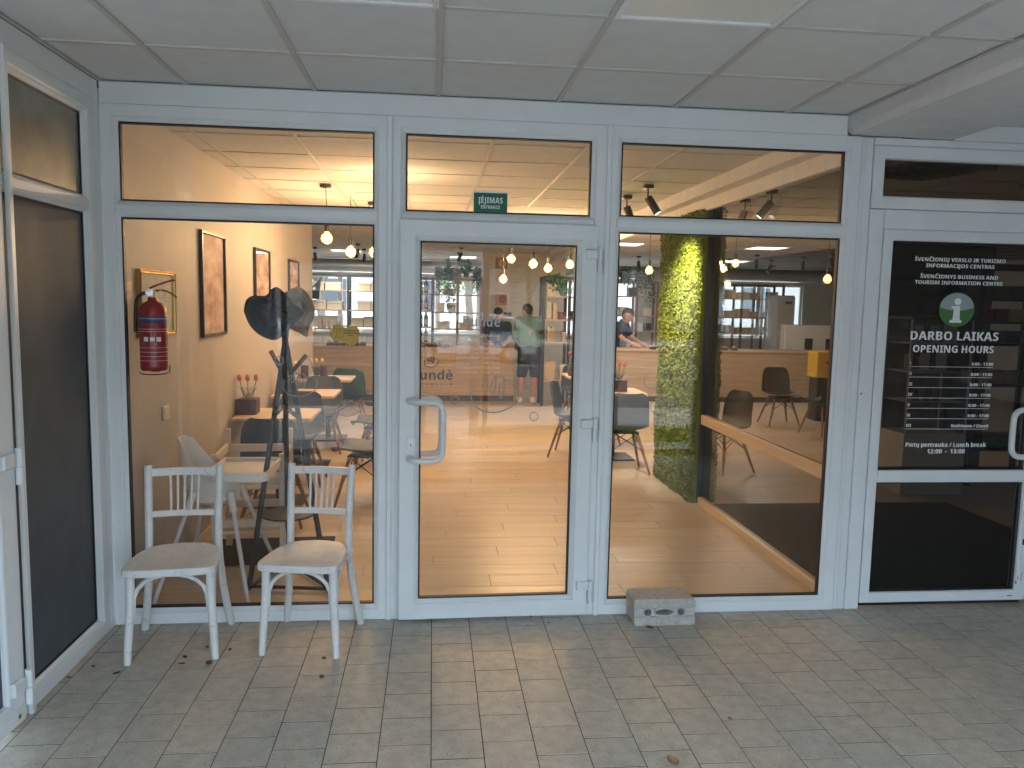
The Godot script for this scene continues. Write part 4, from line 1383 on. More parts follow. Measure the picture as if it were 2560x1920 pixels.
func pendant(p: Vector3, top: Vector3, label: String, k: int) -> void:
	var o := thing("pendant_bulb", label, "pendant lamp", p, 0.0, "globe bulbs on cords")
	var r := 0.0475
	part(o, "bulb_globe", mb().lathe(V(0, 0, 0), [Vector2(0.0, -r), Vector2(r * 0.38, -r * 0.92), Vector2(r * 0.71, -r * 0.71), Vector2(r * 0.92, -r * 0.38), Vector2(r, 0), Vector2(r * 0.92, r * 0.38), Vector2(r * 0.71, r * 0.71), Vector2(r * 0.42, r * 0.95), Vector2(0.014, r * 1.22)], 20), M.bulb_glass)
	var fi := []
	for j in 33:
		var a := TAU * j / 32 * 3.0
		fi.append(V(0.013 * cos(a), -0.022 + 0.045 * j / 32, 0.013 * sin(a)))
	part(o, "filament", mb().tube(fi, 0.0035, 6), M.filament)
	part(o, "socket", mb().tube([V(0, r * 1.15, 0), V(0, r * 1.15 + 0.07, 0), V(0, r * 1.15 + 0.078, 0)], [0.0205, 0.0205, 0.012], 14), M.black_satin)
	var a := V(0, r * 1.15 + 0.075, 0)
	var c := top - p
	var pts := []
	var flat := Vector2(c.x, c.z).length()
	if flat < 0.08:
		pts = [a, V(0, c.y * 0.6, 0), c]
	else:
		# straight up to a hook, then a slack loop across to the rose
		var hook := V(0, c.y - 0.002, 0)
		pts = [a, V(0, c.y * 0.7, 0), hook]
		for j in range(1, 11):
			var t := j / 10.0
			var q := hook.lerp(c, t)
			q.y = c.y - 0.22 * sin(PI * t) * clampf(flat, 0.3, 1.0)
			pts.append(q)
	part(o, "cord", mb().tube(pts, 0.0034, 6), M.black_satin)
	if k in [0, 1, 3, 7, 8, 9, 10, 11]:
		part(o, "ceiling_rose", mb().lathe(c, [Vector2(0.0, -0.026), Vector2(0.045, -0.024), Vector2(0.05, -0.018), Vector2(0.05, 0.0)], 18), M.black_satin)
	var li := OmniLight3D.new()
	li.name = "bulb_lamp"
	li.light_color = Color(1.0, 0.825, 0.61)
	li.light_energy = BULB[k]
	li.light_size = 0.03
	li.omni_range = 20.0
	li.omni_attenuation = 2.0
	li.shadow_enabled = true
	o.add_child(li)


const BULB := [0.042, 0.055, 0.055, 0.075, 0.075, 0.075, 0.075, 0.065, 0.04, 0.03, 0.03, 0.052]


# ---------------------------------------------------------------- cafe furniture
func shell_chair() -> Node3D:
	# moulded shell on splayed wooden legs with wire bracing; faces +z, origin on the floor under the seat
	var c := thing("shell_chair", "x", "chair")
	var prof := [[0.225, 0.425, 0.185], [0.215, 0.447, 0.205], [0.15, 0.452, 0.225], [0.05, 0.44, 0.232], [-0.06, 0.43, 0.23], [-0.14, 0.44, 0.222], [-0.185, 0.475, 0.215], [-0.205, 0.55, 0.212], [-0.222, 0.64, 0.208], [-0.238, 0.72, 0.198], [-0.252, 0.785, 0.17], [-0.259, 0.812, 0.125]]
	var g := []
	for i in prof.size():
		var line := []
		var back := smoothstep(4.0, 8.0, float(i))
		for j in 9:
			var u := -1.0 + j / 4.0
			var lift := pow(absf(u), 2.6)
			line.append(V(u * prof[i][2], prof[i][1] + 0.045 * lift * (1.0 - back), prof[i][0] + 0.055 * lift * back))
		g.append(line)
	part(c, "shell", mb().patch(g, 0.006), M.shell_grey)
	var wires := mb()
	var tops := []
	var mids := []
	for s in [[1, 1], [-1, 1], [-1, -1], [1, -1]]:
		var t := V(s[0] * 0.115, 0.395, s[1] * 0.10 - 0.01)
		var f := V(s[0] * 0.225, 0.0, s[1] * 0.205 - 0.02)
		part(c, "leg", mb().tube([t, t.lerp(f, 0.35), f], [0.0135, 0.0165, 0.0105], 10), M.leg_wood)
		tops.append(t)
		mids.append(t.lerp(f, 0.42))
	for k in 4:
		var m := (k + 1) % 4
		wires.tube([tops[k], mids[m]], 0.0042, 6)
		wires.tube([tops[m], mids[k]], 0.0042, 6)
	part(c, "wire_brace", wires, M.black_metal)
	part(c, "mount", mb().span(V(-0.13, 0.395, -0.125), V(0.13, 0.409, 0.11), 0.003), M.black_metal)
	return c


func recolor(c: Node3D, m: Material, legs: Material = null) -> Node3D:
	for k in c.get_children():
		if String(k.name).begins_with("shell"):
			k.set_surface_override_material(0, m)
		elif legs and String(k.name).begins_with("leg"):
			k.set_surface_override_material(0, legs)
	return c


func cafe_table(at: Vector3, label: String, w := 0.60, d := 0.60, h := 0.74) -> Node3D:
	var t := thing("cafe_table", label, "table", at, 0.0, "square cafe tables")
	part(t, "table_top", mb().box(V(0, h - 0.014, 0), V(w, 0.028, d), 0.003), M.table_wood)
	part(t, "column", mb().tube([V(0, 0.02, 0), V(0, h - 0.03, 0)], 0.03, 14), M.black_metal)
	part(t, "support_cross", mb().box(V(0, h - 0.036, 0), V(w * 0.6, 0.015, 0.05), 0.003).box(V(0, h - 0.036, 0), V(0.05, 0.0149, d * 0.6), 0.003), M.black_metal)
	part(t, "foot_plate", mb().box(V(0, 0.008, 0), V(0.42, 0.016, 0.42), 0.005), M.black_metal)
	return t


func tulips(at: Vector3, label: String, bloom: Material, n: int, boxed: bool) -> void:
	var o := thing("tulip_pot", label, "flower pot", at)
	if boxed:
		part(o, "pot", mb().box(V(0, 0.0625, 0), V(0.155, 0.125, 0.155), 0.006), M.box_brown)
	else:
		part(o, "pot", mb().lathe(V(0, 0, 0), [Vector2(0.03, 0), Vector2(0.036, 0.01), Vector2(0.034, 0.10), Vector2(0.04, 0.115), Vector2(0.03, 0.115)], 14), M.screen_glass)
	var y0 := 0.12 if boxed else 0.03
	for k in n:
		var a := TAU * k / n + 0.5
		var off := V((k - (n - 1) / 2.0) * 0.042, 0, 0.012 * sin(a))
		var top := V(off.x * 1.5, y0 + 0.135 + 0.012 * sin(a * 3), off.z)
		var f := part(o, "tulip", mb().tube([V(off.x * 0.4, y0, 0), V(off.x, y0 + 0.07, off.z), top], 0.003, 6), M.leaf_green)
		part(f, "bloom", mb().lathe(top, [Vector2(0.004, -0.006), Vector2(0.016, 0.004), Vector2(0.0205, 0.02), Vector2(0.018, 0.038), Vector2(0.009, 0.05), Vector2(0.004, 0.047)], 9), bloom)
		for s in [-1.0, 1.0]:
			var g := []
			for i in 6:
				var t := i / 5.0
				var w := 0.016 * sin(PI * (0.12 + 0.88 * t)) + 0.001
				var p := V(off.x * 0.5 + s * (0.012 + 0.034 * t * t), y0 + 0.10 * t - 0.01 * t * t, off.z + s * 0.012 * t)
				g.append([p + V(0, 0, -w), p + V(0, 0.006, 0), p + V(0, 0, w)])
			part(f, "leaf", mb().patch(g, 0.001), M.leaf_green)


func dining() -> void:
	var proto := shell_chair()
	var first := [true]
	var put := func(x: float, z: float, deg: float, label: String, m: Material) -> void:
		var c: Node3D = proto if first[0] else copy(proto, V(x, 0, z), deg_to_rad(deg))
		first[0] = false
		c.position = V(x, 0, z)
		c.rotation.y = deg_to_rad(deg)
		c.set_meta("label", label)
		c.set_meta("group", "moulded shell chairs in the cafe")
		recolor(c, m)
	# row of tables along the warm wall
	cafe_table(V(-1.24, 0, -2.435), "square wooden cafe table with a boxed pink tulip, first along the wall")
	cafe_table(V(-1.24, 0, -3.90), "square wooden cafe table, second along the warm wall")
	cafe_table(V(-1.24, 0, -5.45), "square wooden cafe table, third along the warm wall")
	put.call(-1.16, -1.88, 180, "dark grey shell chair backed to the window at the first table", M.shell_dark)
	put.call(-0.55, -2.42, -100, "grey shell chair with its side to the aisle at the first table", M.shell_grey)
	put.call(-1.20, -3.12, 0, "grey shell chair between the first and second wall tables", M.shell_grey)
	put.call(-0.55, -3.85, -95, "grey shell chair at the aisle side of the second wall table", M.shell_grey)
	put.call(-1.20, -4.62, 0, "grey shell chair between the second and third wall tables", M.shell_grey)
	put.call(-0.50, -5.2, -110, "green shell chair at the aisle side of the third wall table", M.shell_green)
	put.call(-1.05, -6.15, 180, "green shell chair at the far side of the third wall table", M.shell_green)
	tulips(V(-1.47, 0.74, -2.40), "brown box with pink tulips on the first wall table", M.tulip_pink, 3, true)
	tulips(V(-1.40, 0.74, -3.80), "brown box with yellow tulips on the second wall table", M.tulip_yellow, 3, true)
	tulips(V(-1.38, 0.74, -5.50), "glass of yellow tulips on the third wall table", M.tulip_yellow, 3, false)
	for x in [-1.49, -1.27]:
		single("candle_tin", "small brown tin beside the glass of yellow tulips", "tin", mb().lathe(V(0, 0, 0), [Vector2(0.0, 0), Vector2(0.045, 0), Vector2(0.045, 0.15), Vector2(0.04, 0.152), Vector2(0.0, 0.14)], 14), M.box_brown, V(x, 0.74, -5.32), 0.0, "brown tins on the third table")
	# tables and chairs beside the moss wall
	cafe_table(V(1.98, 0, -4.3), "square wooden table with tulips standing behind the moss wall", 0.6, 0.6)
	cafe_table(V(2.05, 0, -6.1), "square wooden table further behind the moss wall", 0.6, 0.6)
	put.call(1.93, -3.62, 180, "grey shell chair backed to the window beside the moss wall", M.shell_grey)
	put.call(1.55, -4.42, 70, "grey shell chair half hidden by the cafe door frame", M.shell_grey)
	put.call(2.02, -5.2, 180, "dark shell chair at the second table behind the moss wall", M.shell_grey)
	put.call(2.05, -6.75, 0, "dark shell chair at the far side of the table behind moss", M.shell_dark)
	tulips(V(2.02, 0.74, -4.25), "brown box with pale pink tulips on the table behind the moss wall", M.tulip_pink, 3, true)
	tulips(V(1.85, 0.74, -6.0), "brown box with red tulips on the farther table behind the moss wall", M.dress_red, 3, true)
	put.call(2.98, -3.62, -70, "black shell chair just beyond the glass screen, seen from its side", M.shell_dark)
	put.call(2.78, -4.05, 20, "black shell chair tucked close behind the moss wall", M.shell_dark)
	put.call(5.2, -5.85, 200, "black shell chair at the far end of the room beyond the glass screen", M.shell_dark)
	put.call(5.0, -6.7, 0, "black shell chair facing another one beyond the glass screen", M.shell_dark)


func wall_things() -> void:
	var frames := [[1.392, 2.117, -1.45, -2.06, "tall black framed print nearest the window on the warm wall", 0], [1.40, 2.108, -3.045, -3.675, "second tall black framed print on the warm wall", 1], [1.40, 2.096, -4.675, -5.296, "third tall black framed print on the warm wall", 2]]
	for f in frames:
		var w: float = f[2] - f[3]
		var h: float = f[1] - f[0]
		var o := thing("framed_print", f[4], "picture", V(-1.558, (f[0] + f[1]) / 2, (f[2] + f[3]) / 2), PI / 2, "tall framed prints on the warm wall")
		frame4(o, "frame_moulding", -w / 2, w / 2, -h / 2, h / 2, [Vector2(0, 0.0), Vector2(0.022, 0.0), Vector2(0.022, 0.02), Vector2(0.019, 0.024), Vector2(0.002, 0.024), Vector2(0, 0.022)], M.black_satin)
		part(o, "print", mb().quad_sheet(-w / 2 + 0.02, w / 2 - 0.02, -h / 2 + 0.02, h / 2 - 0.02, 0.006), art(f[5]))
		pane(o, "glass", -w / 2 + 0.02, w / 2 - 0.02, -h / 2 + 0.02, h / 2 - 0.02, 0.014, M.pane_glass, Transform3D(), 0.0)
	var o := thing("gold_framed_certificate", "gold framed paper certificate on the warm wall above the extinguisher", "picture", V(-1.558, 1.626, -0.61), PI / 2)
	frame4(o, "frame_moulding", -0.29, 0.29, -0.184, 0.184, [Vector2(0, 0.0), Vector2(0.022, 0.0), Vector2(0.022, 0.012), Vector2(0.018, 0.02), Vector2(0.012, 0.016), Vector2(0.006, 0.022), Vector2(0, 0.018)], M.brass)
	var sheet := part(o, "sheet", mb().quad_sheet(-0.27, 0.27, -0.164, 0.164, 0.005), M.paper)
	rng.seed = 91
	var ln := mb()
	for k in 15:
		var y := 0.10 - 0.014 * k
		var x := -0.18
		while x < 0.17:
			var l := rng.randf_range(0.02, 0.07)
			ln.quad(V(x, y, 0.0056), V(x + l, y, 0.0056), V(x + l, y + 0.003, 0.0056), V(x, y + 0.003, 0.0056))
			x += l + 0.012
	part(sheet, "written_lines", ln, M.lettering_grey)
	part(sheet, "crest", mb().box(V(0.0, 0.135, 0.006), V(0.03, 0.03, 0.001)), M.lettering_grey)
	pane(o, "glass", -0.27, 0.27, -0.164, 0.164, 0.011, M.pane_glass, Transform3D(), 0.0)
	var nt := thing("wall_notice", "small red and white printed notice behind the window frame edge", "notice", V(-1.558, 1.73, -0.20), PI / 2)
	part(nt, "sheet", mb().box(V(0, 0, 0.002), V(0.10, 0.17, 0.003)), M.paper)
	part(nt, "red_print", mb().quad_sheet(-0.045, 0.045, -0.08, 0.01, 0.0042), M.print_red)
	var sw := thing("light_switch", "cream double light switch on the warm wall", "switch", V(-1.559, 0.985, -0.715), PI / 2)
	part(sw, "plate", mb().box(V(0, 0, 0.005), V(0.085, 0.085, 0.01), 0.003), M.cream)
	for s in [-1.0, 1.0]:
		part(sw, "rocker", mb().box(V(s * 0.0165, 0, 0.0115), V(0.031, 0.058, 0.005), 0.0015), M.cream)
	# fire extinguisher
	var e := thing("fire_extinguisher", "dark red fire extinguisher hung beside the left window frame, indoors", "fire extinguisher", V(-1.415, 1.285, -0.135), 0.25)
	e.set_meta("label", "dark red fire extinguisher with black bracket hung by the cafe window")
	var b := part(e, "cylinder", mb().lathe(V(0, 0, 0), [Vector2(0.0, 0.0), Vector2(0.058, 0.004), Vector2(0.064, 0.014), Vector2(0.0655, 0.03), Vector2(0.0655, 0.30), Vector2(0.061, 0.325), Vector2(0.046, 0.345), Vector2(0.028, 0.354), Vector2(0.022, 0.36), Vector2(0.021, 0.375), Vector2(0.0, 0.376)], 28), M.red_paint)
	part(b, "navy_label", mb().lathe(V(0, 0.245, 0), [Vector2(0.0662, 0.0), Vector2(0.0662, 0.036)], 28), M.label_navy)
	for k in 6:
		part(b, "print_line", mb().lathe(V(0, 0.215 - 0.012 * k if k < 2 else 0.165 - 0.022 * k, 0), [Vector2(0.0661, 0.0), Vector2(0.0661, 0.0016)], 28), M.lettering_white)
	for k in 3:
		var a := -0.45 + 0.45 * k
		part(b, "pictogram", mb(Transform3D(Basis(V(0, 1, 0), a), Vector3.ZERO)).box(V(0, 0.165, 0.0662), V(0.022, 0.022, 0.001)), M.lettering_white)
	part(b, "maker_text", mb().lathe(V(0, 0.266, 0), [Vector2(0.0664, 0.0), Vector2(0.0664, 0.004)], 28), M.lettering_grey)
	var vh := part(e, "valve", mb().tube([V(0, 0.375, 0), V(0, 0.412, 0)], 0.016, 12), M.steel)
	part(vh, "gauge", mb(Transform3D(Basis(V(1, 0, 0), PI / 2), V(-0.012, 0.40, 0.022))).lathe(V(0, 0, 0), [Vector2(0.0, -0.008), Vector2(0.017, -0.008), Vector2(0.018, 0.006), Vector2(0.0, 0.007)], 16), M.steel)
	part(e, "upper_lever", mb().tube(smooth_line([V(-0.012, 0.42, 0), V(0.03, 0.44, 0.002), V(0.09, 0.462, 0.0), V(0.11, 0.464, 0)], 3), 0.0085, 8, true, 0.6), M.red_paint)
	part(e, "carry_handle", mb().tube(smooth_line([V(-0.01, 0.405, 0), V(0.05, 0.412, 0.0), V(0.09, 0.395, 0.0), V(0.115, 0.375, 0)], 3), 0.008, 8, true, 0.6), M.red_paint)
	part(e, "hose", mb().tube(smooth_line([V(-0.015, 0.395, 0.0), V(-0.05, 0.39, 0.0), V(-0.075, 0.34, 0.01), V(-0.08, 0.2, 0.02)], 4), 0.009, 8), M.black_metal)
	part(e, "pull_ring", mb().tube(smooth_line([V(0.02, 0.40, 0.015), V(0.045, 0.41, 0.02), V(0.06, 0.39, 0.02), V(0.045, 0.37, 0.02), V(0.022, 0.378, 0.015)], 3), 0.0018, 6), M.steel)
	var br := part(e, "bracket_shelf", mb().tube(smooth_line([V(-0.07, -0.006, 0.0), V(-0.05, -0.01, 0.06), V(0.0, -0.012, 0.075), V(0.05, -0.01, 0.06), V(0.072, -0.006, 0.0)], 4), 0.003, 6), M.black_metal)
	part(br, "clip", mb().tube([V(0.072, -0.006, 0.0), V(0.075, 0.03, 0.02)], 0.003, 6), M.black_metal)
	part(e, "bracket_back", mb().span(V(-0.02, -0.01, -0.13), V(0.02, 0.30, -0.066)), M.black_metal)


func art(k: int) -> Material:   # loose brushy print: tones only
	var m := mk("art_%d" % k, Color(1, 1, 1), 0.6)
	m.albedo_texture = noise_tex(200 + k, 0.018, [Color(0.62, 0.44, 0.38), Color(0.50, 0.36, 0.32), Color(0.55, 0.38, 0.33)][k], Color(0.90, 0.80, 0.74), 256, 4)
	m.uv1_scale = V(0.35, 0.8, 1)
	return m


func near_window_things() -> void:
	# high chair of white plastic on four tubes, facing along the window
	var h := thing("high_chair", "white plastic high chair with a tray on grey tube legs", "high chair", V(-1.22, 0, -0.60))
	var q := mb()
	# bucket: back tall at -x, low sides, leg hole shapes at +x
	var ringsn := 18
	var lower := []
	var upper := []
	for k in ringsn + 1:
		var a := TAU * k / ringsn
		var dx := -cos(a)
		var dz := sin(a)
		var back := smoothstep(0.1, 0.95, -dx)
		lower.append(V(-0.03 + 0.135 * dx, 0.505, 0.12 * dz))
		upper.append(V(-0.035 + 0.195 * dx, 0.665 + 0.20 * back, 0.165 * dz))
	var g := []
	for i in 6:
		var t := i / 5.0
		var line := []
		for k in ringsn + 1:
			var p: Vector3 = (lower[k] as Vector3).lerp(upper[k], t)
			p.x += -0.02 * sin(PI * t)
			line.append(p)
		g.append(line)
	part(h, "seat_shell", q.patch(g, 0.006), M.plastic_white)
	part(h, "seat_base", mb().lathe(V(-0.03, 0.47, 0), [Vector2(0.0, 0.0), Vector2(0.09, 0.005), Vector2(0.125, 0.03), Vector2(0.13, 0.04), Vector2(0.0, 0.042)], 22), M.plastic_white)
	var ty := 0.672
	var tray := part(h, "tray", mb(Transform3D(Basis(V(1, 0, 0), V(0, 0, -1), V(0, 1, 0)), V(0.14, ty, 0))).prism(rounded(0.0, 0.0, 0.17, 0.22, 0.06), -0.03, 0.008, 0.006), M.plastic_white)
	frame4(tray, "tray_rim", -0.03, 0.31, -0.22, 0.22, [Vector2(0, 0.0), Vector2(0.012, 0.0), Vector2(0.012, 0.022), Vector2(0, 0.022)], M.plastic_white, Transform3D(Basis(V(1, 0, 0), V(0, 0, -1), V(0, 1, 0)), V(0, ty + 0.006, 0)))
	for s in [[1, 1], [1, -1], [-1, 1], [-1, -1]]:
		var top := V(-0.02 + s[0] * 0.11, 0.53, s[1] * 0.12)
		var foot := V(s[0] * (0.23 if s[0] > 0 else 0.27), 0.0, s[1] * 0.365)
		var lg := part(h, "leg", mb().tube([top, top.lerp(foot, 0.5), foot], 0.0125, 12), M.aluminium)
		part(lg, "leg_socket", mb().tube([top + (top - foot).normalized() * 0.03, top.lerp(foot, 0.14)], 0.021, 12), M.plastic_white)
	# wooden child's chair behind it
	var w := thing("wooden_high_chair", "pale wooden high chair with square posts behind the plastic one", "high chair", V(-1.13, 0, -1.05), 0.08)
	for s in [[1, 1], [1, -1], [-1, 1], [-1, -1]]:
		part(w, "post", mb().box(V(s[0] * 0.2, 0.36 if s[1] > 0 else 0.40, s[1] * 0.24), V(0.038, 0.72 if s[1] > 0 else 0.80, 0.038), 0.003), M.pine)
	for y in [0.30, 0.56, 0.68]:
		for s in [-1.0, 1.0]:
			part(w, "side_rail", mb().box(V(s * 0.2, y, 0), V(0.022, 0.05, 0.44), 0.002), M.pine)
			part(w, "cross_rail", mb().box(V(0, y - 0.01, s * 0.24), V(0.36, 0.05, 0.022), 0.002), M.pine)
	part(w, "seat_board", mb().box(V(0, 0.50, 0), V(0.36, 0.02, 0.42), 0.003), M.pine)
	part(w, "foot_board", mb().box(V(0, 0.22, 0.05), V(0.36, 0.02, 0.30), 0.003), M.pine)
	single("floor_mat", "dark grey floor mat under the pale wooden high chair", "mat", mb().box(V(0, 0.005, 0), V(0.8, 0.008, 0.55), 0.003), M.mat_dark, V(-1.05, 0, -1.15), 0.06)
	# coat stand with two hats
	var c := thing("coat_stand", "black tripod coat stand with wooden tipped pegs by the window", "coat stand", V(-0.83, 0, -0.52))
	var poles := [[V(-0.205, 0.0, 0.07), V(0.03, 1.62, 0.0)], [V(0.255, 0.0, 0.13), V(-0.03, 1.60, -0.03)], [V(-0.06, 0.0, -0.36), V(0.0, 1.61, 0.02)]]
	for k in 3:
		part(c, "pole", mb().tube([poles[k][0], poles[k][1]], [0.0155, 0.0155], 12), M.black_metal)
	var pegs := [[0, 0.78, V(-0.055, 0.11, 0.01)], [1, 0.78, V(0.09, 0.105, 0.01)], [0, 0.62, V(0.06, 0.06, 0.05)], [2, 0.62, V(0.055, 0.065, 0.05)], [1, 0.62, V(-0.06, 0.06, 0.04)]]
	for p in pegs:
		var a: Vector3 = (poles[p[0]][0] as Vector3).lerp(poles[p[0]][1], p[1])
		var tip: Vector3 = a + (p[2] as Vector3)
		var pg := part(c, "peg", mb().tube([a, a.lerp(tip, 0.62)], 0.0125, 10), M.black_metal)
		part(pg, "wooden_tip", mb().tube([a.lerp(tip, 0.62), tip], 0.0127, 10), M.leg_wood)
	part(c, "tray_shelf", mb().lathe(V(-0.005, 0.40, -0.06), [Vector2(0.0, 0.0), Vector2(0.145, 0.0), Vector2(0.16, 0.008), Vector2(0.16, 0.016), Vector2(0.0, 0.012)], 26), M.black_metal)
	var tie := mb()
	for k in 3:
		var f0: Vector3 = (poles[k][0] as Vector3) + V(0, 0.02, 0)
		var f1: Vector3 = (poles[(k + 1) % 3][0] as Vector3) + V(0, 0.02, 0)
		part(c, "foot_brace", mb().tube([f0, f1], 0.011, 8), M.black_metal)
	var u := 0.000692
	var dark := [[1075, 850], [1100, 760], [1150, 720], [1240, 718], [1290, 668], [1340, 650], [1390, 690], [1430, 760], [1535, 830], [1530, 880], [1450, 960], [1400, 1010], [1340, 1060], [1280, 1065], [1180, 1020], [1110, 950]]
	var pale := [[1400, 700], [1440, 680], [1480, 655], [1530, 650], [1590, 700], [1635, 800], [1636, 880], [1600, 960], [1580, 1045], [1530, 1020], [1470, 990], [1430, 950], [1400, 850]]
	hat("felt_hat", "wide brimmed black hat drooping on the coat stand", px(280 + 1290 * 0.3074, 520 + 860 * 0.3074, -0.38), M.felt, dark, Vector2(1290, 860), u, 0.0)
	hat("straw_hat", "pale woven sun hat hanging behind the black hat", px(280 + 1515 * 0.3074, 520 + 850 * 0.3074, -0.50), M.straw, pale, Vector2(1515, 850), u * 1.03, 0.12)


func hat(called: String, label: String, at: Vector3, m: Material, outline: Array, mid: Vector2, unit: float, turn: float) -> void:
	# a soft hat hung by its crown: the brim droops in an uneven outline round a shallow crown
	var o := thing(called, label, "hat", at, turn)
	var line := []
	for p in outline:
		line.append(V((p[0] - mid.x) * unit, (mid.y - p[1]) * unit, 0))
	line.append(line[0])
	var rim := smooth_line(line, 3)
	var g := []
	for t in [[0.02, 0.075], [0.25, 0.074], [0.40, 0.062], [0.47, 0.035], [0.50, 0.010], [0.56, 0.002], [0.75, 0.004], [0.92, -0.008], [1.0, -0.024]]:
		var row := []
		for k in rim.size():
			var p: Vector3 = rim[k]
			var a := TAU * k / (rim.size() - 1)
			row.append(V(p.x * t[0], p.y * t[0], t[1] + 0.018 * t[0] * t[0] * sin(a * 4.0)))
		g.append(row)
	part(o, "felt_body" if called == "felt_hat" else "woven_body", mb().patch(g, 0.003), m)
	var band := mb()
	for k in rim.size() - 1:
		var p: Vector3 = (rim[k] as Vector3) * 0.505
		var q: Vector3 = (rim[k + 1] as Vector3) * 0.505
		var z0 := V(0, 0, 0.012)
		var z1 := V(0, 0, 0.034)
		band.quad(q + z0, p + z0, p * 0.97 + z1, q * 0.97 + z1)
	part(o, "band", band, M.black_satin if called == "felt_hat" else M.leg_wood)


# ---------------------------------------------------------------- counter and shelves
const ORD := ["topmost", "second", "third", "fourth", "lowest"]


func counter() -> void:
	var runs := [[-1.95, 1.39, -9.1, "long wood fronted counter with the bakery's name on it"], [3.0, 7.6, -9.2, "wood fronted counter beyond the moss wall"]]
	for k in 2:
		var r: Array = runs[k]
		var c := thing("counter", r[3], "counter", V(r[0], 0, r[2]))
		var w: float = r[1] - r[0]
		part(c, "plinth", mb().span(V(0.0, 0.0, -0.70), V(w, 0.095, -0.03)), M.dark_wall)
		var n := 3 if k == 0 else 2
		for i in n:
			part(c, "front_panel", mb().span(V(w * i / n + 0.001, 0.097, -0.02), V(w * (i + 1) / n - 0.001, 0.878, 0.0), 0.0015), M.counter_wood)
		part(c, "side_panel", mb().span(V(w - 0.02, 0.097, -0.70), V(w, 0.878, -0.0205), 0.0015), M.counter_wood)
		part(c, "side_panel", mb().span(V(0, 0.097, -0.70), V(0.02, 0.878, -0.0205), 0.0015), M.counter_wood)
		part(c, "worktop", mb().span(V(-0.01, 0.88, -0.72), V(w + 0.01, 0.912, 0.012), 0.003), M.shelf_wood)
		if k == 0:
			var o: float = -r[0]
			bun(c, -0.128 + o, 0.105 + o, 0.574, 0.744, 0.002, 0.012, M.lettering_navy)
			text(c, "lettering", "Bundė", -0.355 + o, 0.347 + o, 0.362, 0.152, 0.002, M.lettering_navy)
			text(c, "lettering", "K E P Y K L Ė L Ė", -0.36 + o, 0.35 + o, 0.268, 0.036, 0.002, M.lettering_navy, false)
	# pastries in low trays on the counter
	rng.seed = 55
	for a in [[-1.75, -1.1, 6, -9.2], [-0.24, 0.30, 5, -9.2], [3.75, 5.4, 9, -9.3]]:
		for k in a[2]:
			var x: float = lerpf(a[0], a[1], (k + 0.5) / a[2])
			var t := thing("pastry_tray", "small black tray of pastries on %s" % {6: "the counter's end by the glass case", 5: "the counter above the bakery's name", 9: "the counter beyond the moss wall"}[a[2]], "tray", V(x, 0.912, a[3]), rng.randf_range(-0.1, 0.1), "pastry trays on the counters")
			part(t, "tray", mb().box(V(0, 0.02, 0), V(0.10, 0.04, 0.15), 0.004), M.black_satin)
			for j in 4:
				part(t, "pastry", mb().ball(V(rng.randf_range(-0.03, 0.03), 0.05 + 0.012 * (j % 2), -0.05 + 0.033 * j), V(0.03, 0.02, 0.022), 8, 5), M.pastry if rng.randf() < 0.5 else M.pastry_pale)
	# glass display case at the end of the counter
	var p := px(782, 770, -9.35)
	var d := thing("display_case", "clear glass display case at the wall end of the counter", "display case", V(-1.95, 0.912, -9.35))
	var gq := mb()
	gq.box(V(0.20, 0.26, 0), V(0.46, 0.50, 0.40))
	part(d, "glass_box", gq, M.pane_glass)
	for s in [[-0.03, -0.2], [-0.03, 0.2], [0.43, -0.2], [0.43, 0.2]]:
		part(d, "corner_bar", mb().box(V(s[0], 0.26, s[1]), V(0.012, 0.51, 0.012)), M.aluminium)
	part(d, "glass_shelf", mb().box(V(0.20, 0.27, 0), V(0.44, 0.006, 0.38)), M.aluminium)
	for k in 5:
		single("bread_slice_bag", "paper bag of bread standing in the glass display case", "bag", mb().box(V(0, 0.06, 0), V(0.055, 0.12, 0.12), 0.01), M.carton_pale, V(-1.88 + 0.08 * k, 1.186, -9.35), 0.2, "bread bags in the display case")


func rack(label: String, at: Vector3, w: float, d: float, h: float, levels: Array, shelfm: Material, framem: Material, mids := 0) -> Node3D:
	var r := thing("shelf_rack", label, "shelf", at)
	for i in mids + 2:
		for s in [-1.0, 1.0]:
			part(r, "upright", mb().box(V(-w / 2 + w * i / (mids + 1), h / 2, s * (d / 2 - 0.02)), V(0.045, h, 0.04), 0.002), framem)
	for s in [-1.0, 1.0]:
		part(r, "top_bar", mb().box(V(0, h - 0.02, s * (d / 2 - 0.02)), V(w + 0.04, 0.042, 0.042), 0.002), framem)
	for y in levels:
		part(r, "shelf_board", mb().box(V(0, y, 0), V(w - 0.05, 0.024, d), 0.002), shelfm)
	return r


func box_at(p: Vector3, s: Vector3, m: Material, label: String, group: String, called := "carton", cat := "box") -> void:
	var o := thing(called, label, cat, p, rng.randf_range(-0.04, 0.04), group)
	part(o, "body", mb().span(V(-s.x / 2, 0, -s.z / 2), V(s.x / 2, s.y * 0.7, s.z / 2), 0.003), m)
	part(o, "lid", mb().span(V(-s.x / 2 - 0.004, s.y * 0.7 + 0.001, -s.z / 2 - 0.004), V(s.x / 2 + 0.004, s.y, s.z / 2 + 0.004), 0.003), m)


